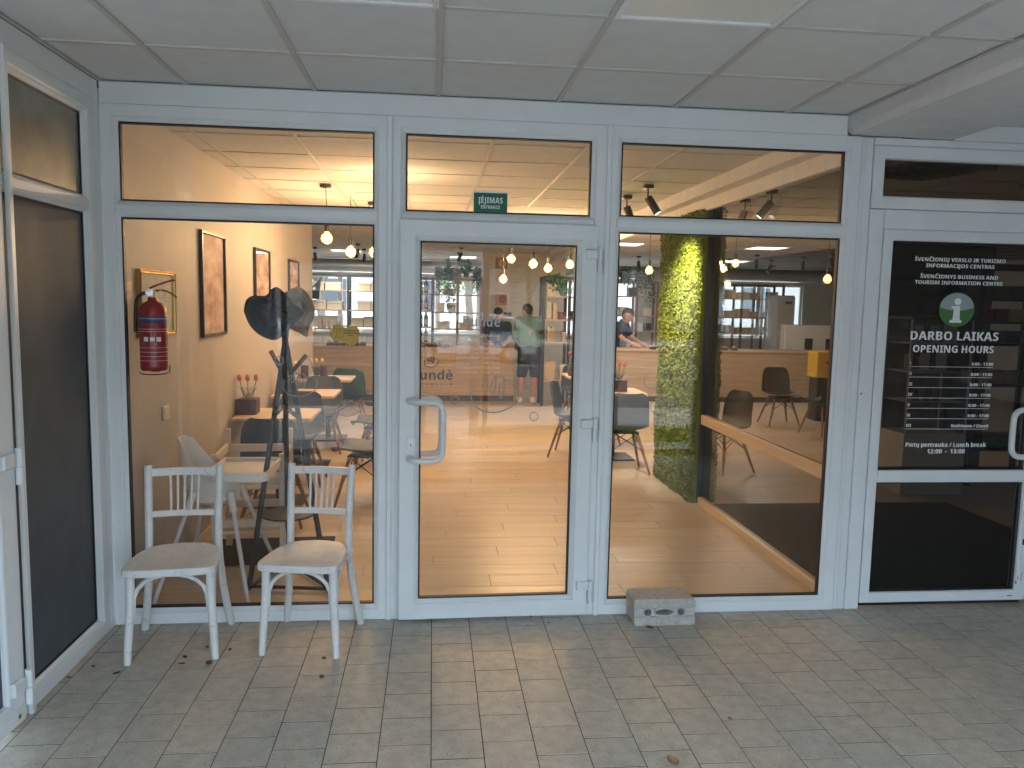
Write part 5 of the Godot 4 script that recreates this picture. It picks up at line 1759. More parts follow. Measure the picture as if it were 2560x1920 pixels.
func bottle(p: Vector3, h: float, m: Material, labelm: Material, label: String, group: String) -> void:
	var o := thing("bottle", label, "bottle", p, 0.0, group)
	var r := h * 0.13
	part(o, "glass_body", mb().lathe(V(0, 0, 0), [Vector2(0.0, 0), Vector2(r * 0.95, 0.002), Vector2(r, 0.01), Vector2(r, h * 0.58), Vector2(r * 0.75, h * 0.67), Vector2(r * 0.38, h * 0.76), Vector2(r * 0.36, h * 0.97), Vector2(0.0, h)], 12), m)
	part(o, "paper_label", mb().lathe(V(0, h * 0.14, 0), [Vector2(r * 1.015, 0), Vector2(r * 1.015, h * 0.30)], 12), labelm)
	part(o, "cap", mb().lathe(V(0, h * 0.9, 0), [Vector2(r * 0.42, 0), Vector2(r * 0.42, h * 0.105), Vector2(0.0, h * 0.106)], 10), m)


func leafy(parent: Node3D, called: String, pts: Array, r: float, leaf: float, count: int, m: Material) -> void:   # leaves scattered round a line of points
	var q := mb()
	for k in count:
		var t := rng.randf() * (pts.size() - 1)
		var p: Vector3 = (pts[int(t)] as Vector3).lerp(pts[mini(int(t) + 1, pts.size() - 1)], fmod(t, 1.0))
		p += V(rng.randf_range(-1, 1), rng.randf_range(-1, 1), rng.randf_range(-1, 1)).limit_length(1.0) * r
		var d := V(rng.randf_range(-1, 1), rng.randf_range(-1.2, 0.6), rng.randf_range(-1, 1)).normalized()
		var s := d.cross(V(rng.randf_range(-1, 1), rng.randf_range(-1, 1), rng.randf_range(-1, 1))).normalized()
		var l := leaf * rng.randf_range(0.7, 1.3)
		var nn := s.cross(d)
		q.t3(p, p + d * l * 0.5 + s * l * 0.32, p + d * l, nn, nn, nn)
		q.t3(p, p + d * l, p + d * l * 0.5 - s * l * 0.32, nn, nn, nn)
	part(parent, called, q, m)


func back_things() -> void:
	rng.seed = 66
	# tall black rack of pale boxes seen past the end of the warm wall
	var zr := -12.6
	var a := px(760, 690, zr)
	var b := px(985, 690, zr)
	var w := b.x - a.x
	var cx := (a.x + b.x) / 2
	var lv := [px(850, 727, zr).y, px(850, 775, zr).y, px(850, 815, zr).y, px(850, 857, zr).y, 0.45]
	rack("tall black rack stacked with pale boxes beyond the warm wall", V(cx, 0, zr), w, 0.5, px(850, 685, zr).y, lv, M.shelf_wood, M.black_metal, 1)
	for i in lv.size():
		var y: float = lv[i] + 0.0125
		var x := a.x + 0.14
		while x < b.x - 0.15:
			var s := V(rng.randf_range(0.22, 0.34), rng.randf_range(0.13, 0.20), 0.36)
			if absf(x + s.x / 2 - cx) > s.x / 2 + 0.03 and x + s.x < b.x - 0.04:
				box_at(V(x + s.x / 2, y, zr), s, M.carton_pale if rng.randf() < 0.7 else M.carton, "%s box on the %s board of the tall rack past the warm wall" % ["pale" if s.y > 0.165 else "low pale", ORD[i]], "boxes on the tall rack")
			x += s.x + 0.02
	var fish := thing("patterned_bag", "black bag with white pattern hung on the tall rack", "bag", px(790, 720, zr + 0.3))
	part(fish, "bag_body", mb().prism(PackedVector2Array([Vector2(-0.10, -0.22), Vector2(0.06, -0.22), Vector2(0.09, 0.1), Vector2(0.12, 0.25), Vector2(0.02, 0.12), Vector2(-0.10, 0.0)]), -0.03, 0.03, 0.006), M.black_satin)
	part(fish, "pattern", mb().prism(PackedVector2Array([Vector2(-0.07, -0.02), Vector2(-0.03, -0.05), Vector2(0.01, -0.01), Vector2(-0.03, 0.03)]), 0.031, 0.033), M.lettering_white)
	# wine rack behind the counter
	var zw := -10.6
	var x1 := px(1082, 700, zw).x
	var wl := [px(1065, 735, zw).y, px(1065, 775, zw).y, px(1065, 818, zw).y, px(1065, 858, zw).y]
	rack("dark wooden wine rack behind the counter", V(x1 - 0.40, 0, zw), 0.8, 0.32, px(1065, 694, zw).y, wl, M.pine, M.box_brown)
	for i in 4:
		for k in 7:
			bottle(V(x1 - 0.72 + 0.10 * k, wl[i] + 0.0125, zw + 0.03), [0.30, 0.27, 0.31, 0.29][i], [M.wine, M.liquor, M.wine_green, M.wine][(i + (k % 3 if i == 1 else 0)) % 4], M.paper if (i + k) % 3 else M.carton, "%s bottle on the %s board of the dark wine rack" % ["amber" if i == 1 and k % 3 else "dark", ORD[i]], "bottles on the wine rack")
	# open shelf with pot plants across the rear window
	var zs := -10.9
	var sx0 := px(1083, 700, zs).x
	var sx1 := px(1206, 700, zs).x
	var sl := [px(1140, 738, zs).y, px(1140, 782, zs).y, px(1140, 823, zs).y, px(1140, 866, zs).y]
	var top := px(1140, 696, zs).y
	var r := rack("open wooden shelf with glassware and hanging plants on top", V((sx0 + sx1) / 2, 0, zs), sx1 - sx0, 0.30, top, sl, M.shelf_wood, M.leg_wood, 1)
	part(r, "shelf_board", mb().box(V(0, top + 0.006, 0), V(sx1 - sx0 + 0.04, 0.024, 0.30), 0.002), M.shelf_wood)
	var ty := top + 0.018
	for k in 2:
		var p := px([1121, 1165][k], 690, zs)
		p.y = ty
		var o := thing("pot_plant", ["grassy plant in a dark pot on the open shelf", "small bushy plant in a dark pot on the open shelf"][k], "plant", p)
		part(o, "pot", mb().lathe(V(0, 0, 0), [Vector2(0.0, 0), Vector2(0.045, 0.0), Vector2(0.062, 0.13), Vector2(0.055, 0.13), Vector2(0.0, 0.12)], 14), M.black_satin)
		if k == 0:
			var gq := mb()
			for j in 46:
				var an := rng.randf() * TAU
				var rr := rng.randf_range(0.05, 0.19)
				var hh := rng.randf_range(0.12, 0.26)
				var tip := V(cos(an) * rr, 0.12 + hh, sin(an) * rr)
				var sd := V(-sin(an), 0, cos(an)) * 0.006
				var midp := V(cos(an) * rr * 0.45, 0.12 + hh * 0.75, sin(an) * rr * 0.45)
				gq.quad(V(0, 0.12, 0) - sd, V(0, 0.12, 0) + sd, midp + sd, midp - sd)
				gq.tri(midp - sd, midp + sd, tip)
			part(o, "grass_blades", gq, M.leaf_green)
		else:
			leafy(o, "foliage", [V(0, 0.16, 0), V(0, 0.24, 0)], 0.12, 0.045, 420, M.leaf_green)
			part(o, "stem", mb().tube([V(0, 0.12, 0), V(0, 0.22, 0)], 0.008, 6), M.bark)
	var vines := [[1098, 685, 735, "pale trailing plant hanging over the wall end of the open shelf"], [1122, 715, 775, "large leaved trailing plant hanging from the middle of the open shelf"], [1142, 680, 715, "dried brownish plant standing on the open shelf"], [1193, 680, 720, "dark trailing plant hanging at the end of the open shelf"]]
	for k in 4:
		var v: Array = vines[k]
		var p0 := px(v[0], v[1], zs + 0.16)
		var p1 := px(v[0] + (3 if k == 1 else 0), v[2], zs + 0.2)
		var base := V(p0.x, ty, zs)
		var o := thing("trailing_plant", v[3], "plant", base)
		part(o, "pot", mb().lathe(V(0, 0, 0), [Vector2(0.0, 0), Vector2(0.05, 0.0), Vector2(0.06, 0.10), Vector2(0.052, 0.10), Vector2(0.0, 0.09)], 14), M.box_brown)
		var line := [V(0, 0.14, 0.0), V(0, 0.10, 0.12), V(0.0, 0.0, 0.2), p1 - base]
		leafy(o, "foliage", line, 0.085, 0.06 if k == 1 else 0.042, 420, [M.leaf_pale, M.leaf_green, M.dry_leaf_pale, M.leaf_green][k])
		part(o, "stem", mb().tube(line, 0.005, 5), M.bark)
	for i in 4:
		for k in 7:
			var x := lerpf(sx0 + 0.10, sx1 - 0.10, (k + 0.5) / 7.0)
			if absf(x - (sx0 + sx1) / 2) < 0.07: continue
			if i < 2 and k > 3:
				single("drinking_glass", "clear drinking glass on the open shelf behind the counter", "glass", mb().lathe(V(0, 0, 0), [Vector2(0.0, 0.001), Vector2(0.03, 0.001), Vector2(0.037, 0.11), Vector2(0.034, 0.11), Vector2(0.028, 0.008), Vector2(0.0, 0.008)], 12), M.pane_glass, V(x, sl[i] + 0.0125, zs + 0.02), 0.0, "glasses on the open shelf")
			elif (i * 3 + k) % 4 != 0:
				box_at(V(x, sl[i] + 0.0125, zs), V(0.13, rng.randf_range(0.10, 0.2), 0.2), [M.carton_pale, M.white_paint, M.carton, M.plastic_white][rng.randi() % 4], "small pale container on the %s board of the open plant shelf" % ORD[i], "containers on the open shelf", "container", "container")
	# menu wall with posters
	var zm := -11.3
	var mx0 := px(1206, 700, zm).x
	var mx1 := px(1352, 700, zm).x
	setting("menu_wall", mb().span(V(mx0, 0, zm - 0.2), V(mx1 + 0.5, 2.642, zm)), M.back_wall)
	for k in 3:
		var pa := px(1239, [644, 676, 733][k], zm)
		var pb := px(1268, [673, 703, 763][k], zm)
		var o := thing("food_poster", ["brown poster of a filled plate, uppermost on the menu wall", "tan food poster in the middle of the menu wall", "rosy food poster, lowest on the menu wall"][k], "poster", V((pa.x + pb.x) / 2, (pa.y + pb.y) / 2, zm + 0.004))
		var hw := (pb.x - pa.x) / 2
		var hh := (pa.y - pb.y) / 2
		part(o, "sheet", mb().box(V(0, 0, 0), V(hw * 2, hh * 2, 0.004)), [M.art_brown, M.shelf_wood, M.art_rose][k])
		var disc := PackedVector2Array()
		for j in 20:
			disc.append(Vector2(cos(TAU * j / 20) * hw * 0.62 + hw * 0.2, sin(TAU * j / 20) * hh * 0.7))
		part(o, "printed_plate", mb().prism(disc, 0.0021, 0.003), [M.mat_board, M.pastry, M.print_red][k])
		part(o, "printed_food", mb().prism(PackedVector2Array([Vector2(-0.02, -0.05), Vector2(0.08, -0.04), Vector2(0.06, 0.05), Vector2(0.0, 0.03)]), 0.0031, 0.0036), [M.pastry, M.pastry_pale, M.art_brown][k])
	var mn := thing("menu_lettering", "menu lines printed on the pale wall behind the counter", "menu", V(0, 0, zm + 0.002))
	var ml := mb()
	for k in 30:
		var y0 := 663.0 + k * 3.35
		if k in [9, 14, 19, 23]: continue
		var p := px(1276, y0, zm)
		var l := rng.randf_range(0.10, 0.26)
		ml.span(V(p.x, p.y, 0.0), V(p.x + l, p.y + 0.011, 0.001))
		var p2 := px(1320, y0, zm)
		ml.span(V(p2.x, p2.y, 0.0), V(p2.x + 0.06, p2.y + 0.010, 0.001))
	part(mn, "printed_lines", ml, M.lettering_grey)
	var gh := px(1302, 650, zm)
	text(mn, "lettering", "GĖRIMAI", gh.x, gh.x + 0.24, gh.y, 0.035, 0.001, M.lettering_grey)
	var sh := thing("wall_shelf", "short white wall shelf below the food posters", "shelf", px(1252, 792, zm))
	part(sh, "board", mb().span(V(-0.14, -0.03, 0.0), V(0.24, 0.0, 0.2), 0.003), M.white_paint)
	part(sh, "row_of_packets", mb().span(V(-0.12, 0.001, 0.02), V(0.20, 0.09, 0.12), 0.004), M.black_satin)
	# black shelving with wooden boards beside the customer
	var zb := -8.75
	var bx0 := px(1357, 700, zb).x
	var bl := [px(1400, 743, zb).y, px(1400, 800, zb).y, px(1400, 855, zb).y, px(1400, 950, zb).y]
	rack("black metal shelving with wooden boards beside the customer", V(bx0 + 0.42, 0, zb), 0.84, 0.42, px(1400, 692, zb).y, bl, M.shelf_wood, M.black_metal, 1)
	var bp := px(1392, 697, zb)
	var pl := thing("leafy_pot_plant", "bright leafy plant on the top board of the black shelving", "plant", V(bp.x, bl[0] + 0.0125, zb))
	part(pl, "pot", mb().lathe(V(0, 0, 0), [Vector2(0.0, 0), Vector2(0.05, 0.0), Vector2(0.065, 0.11), Vector2(0.055, 0.11), Vector2(0.0, 0.10)], 14), M.white_paint)
	leafy(pl, "foliage", [V(0, 0.16, 0), V(0, 0.24, 0)], 0.15, 0.08, 300, M.leaf_green)
	part(pl, "stem", mb().tube([V(0, 0.1, 0), V(0, 0.22, 0)], 0.008, 6), M.bark)
	var goods := [[0, 0.14, 0.16, 0.2, "carton_pale"], [0, 0.62, 0.18, 0.14, "carton"], [1, 0.1, 0.07, 0.28, "paper"], [1, 0.2, 0.06, 0.26, "pine"], [1, 0.33, 0.12, 0.12, "print_red"], [1, 0.55, 0.2, 0.14, "black_satin"], [2, 0.10, 0.03, 0.24, "paper"], [2, 0.14, 0.03, 0.22, "carton"], [2, 0.18, 0.03, 0.25, "pine"], [2, 0.36, 0.05, 0.16, "paper"], [2, 0.62, 0.11, 0.2, "dress_red"], [2, 0.74, 0.11, 0.22, "dress_red"], [3, 0.12, 0.2, 0.3, "carton"], [3, 0.6, 0.3, 0.24, "black_satin"], [3, 0.36, 0.1, 0.25, "paper"]]
	for gd in goods:
		box_at(V(bx0 + gd[1], bl[gd[0]] + 0.0125, zb + 0.02), V(gd[2], gd[3], 0.16), M[gd[4]], {"dress_red": "red patterned gift bag on the black shelving", "black_satin": "black camera-like case on the black shelving", "print_red": "small red packet on the black shelving"}.get(gd[4], "pale packet on the %s board of the shelving beside the customer" % ORD[gd[0]]), "goods on the black shelving", "shelf_item", "packet")
	# ventilation duct under the far ceiling
	var du := thing("ventilation_duct", "silver spiral ventilation duct running along the far ceiling", "duct", V(2.2, 2.47, -14.75))
	part(du, "pipe", mb().tube([V(-8.6, 0, 0), V(8.7, 0, 0)], 0.155, 28), M.galvanised)
	var seams := mb()
	for k in 100:
		var x := -8.5 + k * 0.172
		seams.tube([V(x - 0.006, 0, 0), V(x + 0.006, 0, 0)], 0.1585, 20)
	part(du, "spiral_seam", seams, M.galvanised).set_meta("kind", "stuff")
	part(du, "hanger", mb().box(V(-3.5, 0.16, 0), V(0.03, 0.05, 0.2)).box(V(3.5, 0.16, 0), V(0.03, 0.05, 0.2)), M.galvanised)
	# room beyond the glass screen: racks, fridge, cabinets
	var z2 := -12.4
	var c0 := px(1795, 712, z2).x
	var c1 := px(1948, 712, z2).x
	var rl := [px(1870, 748, z2).y, px(1870, 795, z2).y, px(1870, 835, z2).y, 0.5]
	rack("black rack of pale boxes beyond the moss wall", V((c0 + c1) / 2, 0, z2), c1 - c0, 0.5, px(1870, 712, z2).y, rl, M.shelf_wood, M.black_metal, 2)
	for i in 4:
		for k in 4:
			var x := lerpf(c0 + 0.06, c1 - 0.06, (k + 0.5) / 4.0)
			box_at(V(x, rl[i] + 0.0125, z2), V(0.24, rng.randf_range(0.12, 0.19), 0.36), M.carton_pale if (i + k) % 3 else M.carton, "%s box on the %s board of the rack beyond the moss wall" % ["pale" if (i + k) % 3 else "brown", ORD[i]], "boxes on the rack beyond the moss wall")
	# racks visible between door and moss
	var z3 := -11.6
	var d0 := px(1537, 720, z3).x
	var d1 := px(1640, 720, z3).x
	var dl := [px(1580, 742, z3).y, px(1580, 790, z3).y, px(1580, 828, z3).y, 0.5]
	rack("dark shelf with plants and white crockery beside the moss wall", V((d0 + d1) / 2, 0, z3), d1 - d0, 0.35, px(1580, 704, z3).y, dl, M.shelf_wood, M.leg_wood, 1)
	for i in 4:
		for k in 4:
			if (i + k) % 3 == 0: continue
			box_at(V(lerpf(d0 + 0.1, d1 - 0.1, (k + 0.5) / 4.0), dl[i] + 0.0125, z3), V(0.15, rng.randf_range(0.10, 0.18), 0.22), [M.white_paint, M.carton_pale, M.black_satin][(i + 2 * k) % 3], "%s crockery box on the %s board of the shelf beside the moss wall" % [["white", "pale tan", "black"][(i + 2 * k) % 3], ORD[i]], "boxes beside the moss wall", "container", "container")
	for k in 3:
		var p := px([1560, 1598, 1618][k], 700, z3)
		var o := thing("shelf_plant", ["dark pot plant on the shelf near the moss wall", "dark fern in a pot on the shelf near the moss wall", "trailing dark plant on the shelf touching the moss wall's edge"][k], "plant", V(p.x, px(1580, 704, z3).y + 0.002, z3))
		part(o, "pot", mb().lathe(V(0, 0, 0), [Vector2(0.0, 0), Vector2(0.045, 0.0), Vector2(0.06, 0.11), Vector2(0.0, 0.105)], 12), M.black_satin)
		leafy(o, "foliage", [V(0, 0.2, 0), V(0, 0.12, 0.1), V(0.02, -0.2 * k, 0.18)], 0.12, 0.055, 320, M.leaf_green)
	var fz := -10.4
	var f0 := px(1945, 738, fz)
	var f1 := px(1982, 860, fz)
	var fr := thing("refrigerator", "tall grey refrigerator with a dark badge beyond the glass screen", "refrigerator", V((f0.x + f1.x) / 2, 0, fz - 0.3))
	part(fr, "body", mb().box(V(0, f0.y / 2, 0), V(f1.x - f0.x, f0.y, 0.55), 0.008), M.fridge_grey)
	part(fr, "door", mb().box(V(0, f0.y / 2 + 0.02, 0.295), V(f1.x - f0.x - 0.01, f0.y - 0.08, 0.035), 0.006), M.fridge_grey)
	part(fr, "badge", mb().box(V(0.04, f0.y - 0.14, 0.3145), V(0.14, 0.05, 0.003)), M.black_satin)
	var cz := -10.2
	var k0 := px(1985, 778, cz)
	var k1 := px(2085, 862, cz)
	k0.y = 1.36
	var cb := thing("white_cabinet", "white cabinet with hanging notices beyond the glass screen", "cabinet", V((k0.x + k1.x) / 2, 0, cz - 0.3))
	part(cb, "carcass", mb().box(V(0, k0.y / 2, 0), V(k1.x - k0.x + 0.3, k0.y, 0.5), 0.004), M.white_paint)
	part(cb, "door", mb().box(V(-0.02, k0.y / 2, 0.262), V(k1.x - k0.x + 0.2, k0.y - 0.06, 0.02), 0.003), M.white_paint)
	for k in 2:
		part(cb, "notice", mb().box(V(-0.08 + 0.42 * k, k0.y - 0.36, 0.276), V(0.16, 0.22, 0.004)), M.black_satin)
	var yz := -7.0
	var ya := px(2045, 880, yz)
	var yb := px(2090, 945, yz)
	var yl := thing("yellow_display", "bright yellow carton display stand beyond the glass screen", "display stand", V((ya.x + yb.x) / 2, 0, yz - 0.15))
	part(yl, "upper_box", mb().span(V(-(yb.x - ya.x) / 2, yb.y, -0.15), V((yb.x - ya.x) / 2, ya.y, 0.15), 0.006), M.yellow_print)
	part(yl, "stand", mb().span(V(-(yb.x - ya.x) / 2 + 0.03, 0.0, -0.13), V((yb.x - ya.x) / 2 - 0.03, yb.y - 0.001, 0.13), 0.006), M.black_satin)
	part(yl, "printed_word", mb().span(V(-0.02, (ya.y + yb.y) / 2 + 0.02, 0.1505), V(0.14, (ya.y + yb.y) / 2 + 0.05, 0.152)), M.ink)


# ---------------------------------------------------------------- tourist information room
func information_room() -> void:
	rng.seed = 88
	single("entrance_mat", "large black mat inside the dark glazed information door", "mat", mb().box(V(0, 0.006, 0), V(2.1, 0.011, 2.1), 0.003), M.mat_dark, V(3.43, 0, -1.20))
	var z := -3.1
	var s0 := px(2425, 700, z).x
	var lv := [px(2500, 750, z).y, px(2500, 806, z).y, px(2500, 860, z).y, px(2500, 960, z).y, 0.35]
	rack("dark souvenir rack full of small printed boxes behind the information door", V(s0 + 0.75, 0, z), 1.5, 0.4, px(2500, 690, z).y + 0.1, lv, M.black_satin, M.black_metal, 1)
	var cols := [M.print_green, M.print_red, M.print_blue, M.carton]
	for i in lv.size():
		for k in 9:
			var ci: int = (i + (k / 3)) % 4 if rng.randf() < 0.8 else rng.randi() % 4
			box_at(V(s0 + 0.10 + 0.16 * k, lv[i] + 0.0125, z + 0.03), V(0.14, 0.12, 0.2), cols[ci], "%s souvenir box on the %s board of the dark rack" % [["green", "red", "blue", "tan"][ci], ORD[i]], "souvenir boxes", "souvenir_box")
	for k in 3:
		single("paper_sheet", "white sheet on the dark souvenir rack's boards", "paper", mb().box(V(0, 0.05, 0), V(0.5, 0.1, 0.004)), M.paper, V(s0 + 0.9, lv[[0, 1, 3][k]] - 0.13, z + 0.21), 0.0, "white strips on the souvenir rack")
	var c0 := px(2300, 960, -2.6)
	var cs := thing("souvenir_case", "tall glass showcase on a white base behind the information door", "showcase", V(c0.x + 0.15, 0, -2.75))
	part(cs, "base", mb().box(V(0, 0.28, 0), V(0.6, 0.56, 0.4), 0.004), M.white_paint)
	part(cs, "glass_box", mb().box(V(0, 1.08, 0), V(0.58, 1.03, 0.38)), M.pane_glass)
	for s in [[-1, -1], [1, -1], [-1, 1], [1, 1]]:
		part(cs, "edge_bar", mb().box(V(s[0] * 0.29, 1.08, s[1] * 0.19), V(0.014, 1.04, 0.014)), M.aluminium)
	for y in [0.85, 1.12, 1.38]:
		part(cs, "glass_shelf", mb().box(V(0, y, 0), V(0.56, 0.008, 0.36)), M.aluminium)
	part(cs, "top", mb().box(V(0, 1.61, 0), V(0.62, 0.03, 0.42), 0.003), M.black_satin)
	for k in 3:
		var b := thing("pump_bottle", "brown pump bottle inside the souvenir showcase", "bottle", V(c0.x + 0.02 + 0.10 * k, 0.854, -2.68), 0.0, "pump bottles in the showcase")
		part(b, "bottle_body", mb().lathe(V(0, 0, 0), [Vector2(0.0, 0), Vector2(0.03, 0), Vector2(0.03, 0.10), Vector2(0.012, 0.12), Vector2(0.0, 0.12)], 12), M.box_brown)
		part(b, "pump", mb().tube([V(0, 0.118, 0), V(0, 0.16, 0), V(-0.03, 0.162, 0)], 0.005, 6), M.black_satin)
	for k in 6:
		single("brochure", "pale leaflet fanned inside the information room's showcase", "leaflet", mb().box(V(0, 0.08, 0), V(0.10, 0.16, 0.003)), M.paper, V(c0.x - 0.05 + 0.08 * k, [1.124, 1.384][k % 2], -2.72), 0.3 - 0.1 * k, "leaflets in the showcase")
	single("information_divider", "dark wall panel behind the tourist information showcase", "wall panel", mb().box(V(0, 1.2, 0), V(1.6, 2.4, 0.06), 0.004), M.dark_wall, V(c0.x + 0.5, 0, -3.5))
	for k in 2:
		var l := thing("louvre_light", ["unlit louvred ceiling light just inside the information door", "unlit louvred ceiling light deeper in the information room"][k], "ceiling light", V([3.35, 4.75][k], CEIL_IN - 0.004, [-1.1, -1.4][k]), 0.3)
		part(l, "housing", mb().box(V(0, 0.01, 0), V(0.62, 0.02, 0.62), 0.002), M.white_paint)
		var cell := keep(mb().box(V(0, -0.02, 0), V(0.58, 0.04, 0.006)))
		for j in 9:
			part(l, "louvre_blade", cell, M.steel, Transform3D(Basis(), V(0, 0, -0.28 + 0.07 * j)))
		for j in 4:
			part(l, "cross_blade", cell, M.steel, Transform3D(Basis(V(0, 1, 0), PI / 2), V(-0.21 + 0.14 * j, -0.001, 0)))


# ---------------------------------------------------------------- people
func field_mesh(bones: Array, cell: float, k: float) -> MB:
	# distance to tapered capsules joined by a smooth minimum, meshed as surface nets
	var lo := V(1e9, 1e9, 1e9)
	var hi := -lo
	for b in bones:
		var r: float = maxf(b[2], b[3]) + cell * 3
		for p in [b[0], b[1]]:
			lo = lo.min((p as Vector3) - V(r, r, r))
			hi = hi.max((p as Vector3) + V(r, r, r))
	var n := Vector3i(((hi - lo) / cell).ceil()) + Vector3i.ONE
	var f := PackedFloat32Array()
	f.resize(n.x * n.y * n.z)
	f.fill(0.0)
	for b in bones:
		var a: Vector3 = b[0]
		var ab: Vector3 = (b[1] as Vector3) - a
		var ll := maxf(ab.length_squared(), 1e-9)
		var ra: float = b[2]
		var rb: float = b[3]
		var m := maxf(ra, rb) + cell * 2.5 + 2.0 / k
		var p0 := ((a.min(b[1]) - V(m, m, m) - lo) / cell).floor().max(Vector3.ZERO)
		var p1 := ((a.max(b[1]) + V(m, m, m) - lo) / cell).ceil().min(Vector3(n - Vector3i.ONE))
		for z in range(int(p0.z), int(p1.z) + 1):
			for y in range(int(p0.y), int(p1.y) + 1):
				var row := (z * n.y + y) * n.x
				for x in range(int(p0.x), int(p1.x) + 1):
					var p := lo + V(x, y, z) * cell - a
					var t := clampf(p.dot(ab) / ll, 0.0, 1.0)
					var d := (p - ab * t).length() - lerpf(ra, rb, t)
					if d < 0.12:
						f[row + x] += exp(-k * d)
	for i in f.size():
		f[i] = -log(maxf(f[i], 1e-6)) / k
	var at := {}
	var verts := []
	var norms := []
	var sx := 1
	var sy := n.x
	var sz := n.x * n.y
	var corner := [0, sx, sy, sx + sy, sz, sz + sx, sz + sy, sz + sx + sy]
	var cpos := [V(0, 0, 0), V(1, 0, 0), V(0, 1, 0), V(1, 1, 0), V(0, 0, 1), V(1, 0, 1), V(0, 1, 1), V(1, 1, 1)]
	var edges := [[0, 1], [2, 3], [4, 5], [6, 7], [0, 2], [1, 3], [4, 6], [5, 7], [0, 4], [1, 5], [2, 6], [3, 7]]
	for z in n.z - 1:
		for y in n.y - 1:
			for x in n.x - 1:
				var i := (z * n.y + y) * n.x + x
				var neg := 0
				for c in 8:
					if f[i + corner[c]] < 0: neg += 1
				if neg == 0 or neg == 8: continue
				var s := Vector3.ZERO
				var cnt := 0
				for e in edges:
					var a := f[i + corner[e[0]]]
					var b := f[i + corner[e[1]]]
					if (a < 0) != (b < 0):
						s += (cpos[e[0]] as Vector3).lerp(cpos[e[1]], a / (a - b))
						cnt += 1
				at[i] = verts.size()
				verts.append(lo + (V(x, y, z) + s / cnt) * cell)
				norms.append(V(f[i + 1] - f[i] + f[i + 1 + sy] - f[i + sy] + f[i + 1 + sz] - f[i + sz], f[i + sy] - f[i] + f[i + sy + 1] - f[i + 1] + f[i + sy + sz] - f[i + sz], f[i + sz] - f[i] + f[i + sz + 1] - f[i + 1] + f[i + sz + sy] - f[i + sy]).normalized())
	var q := mb()
	for i in at:
		for ax in 3:
			var st: int = [sx, sy, sz][ax]
			var u: int = [sy, sz, sx][ax]
			var w: int = [sz, sx, sy][ax]
			var a := f[i]
			var b := f[i + st]
			if (a < 0) == (b < 0): continue
			if not (at.has(i - u) and at.has(i - w) and at.has(i - u - w)): continue
			var id := [at[i - u - w], at[i - w], at[i], at[i - u]]
			if a > 0: id.reverse()
			q.squad([verts[id[0]], verts[id[1]], verts[id[2]], verts[id[3]]], [norms[id[0]], norms[id[1]], norms[id[2]], norms[id[3]]])
	return q


func hand_bones(w: Vector3, d: Vector3, side: Vector3) -> Array:   # wrist, pointing, towards the thumb
	var out := [[w, w + d * 0.05, 0.022, 0.027]]
	for k in 4:
		var o := side * (0.026 - 0.0175 * k)
		var l: float = [0.072, 0.08, 0.075, 0.06][k]
		var a := w + d * 0.07 + o
		var b := a + d * l * 0.55 - V(0, 0.006, 0)
		out.append([w + d * 0.045 + o * 0.8, a, 0.012, 0.0095])
		out.append([a, b, 0.0095, 0.0085])
		out.append([b, b + (d * 0.6 - V(0, 0.5, 0)).normalized() * l * 0.45, 0.0085, 0.0075])
	out.append([w + d * 0.02 + side * 0.02, w + d * 0.05 + side * 0.05, 0.013, 0.010])
	out.append([w + d * 0.05 + side * 0.05, w + d * 0.085 + side * 0.052, 0.010, 0.0085])
	return out


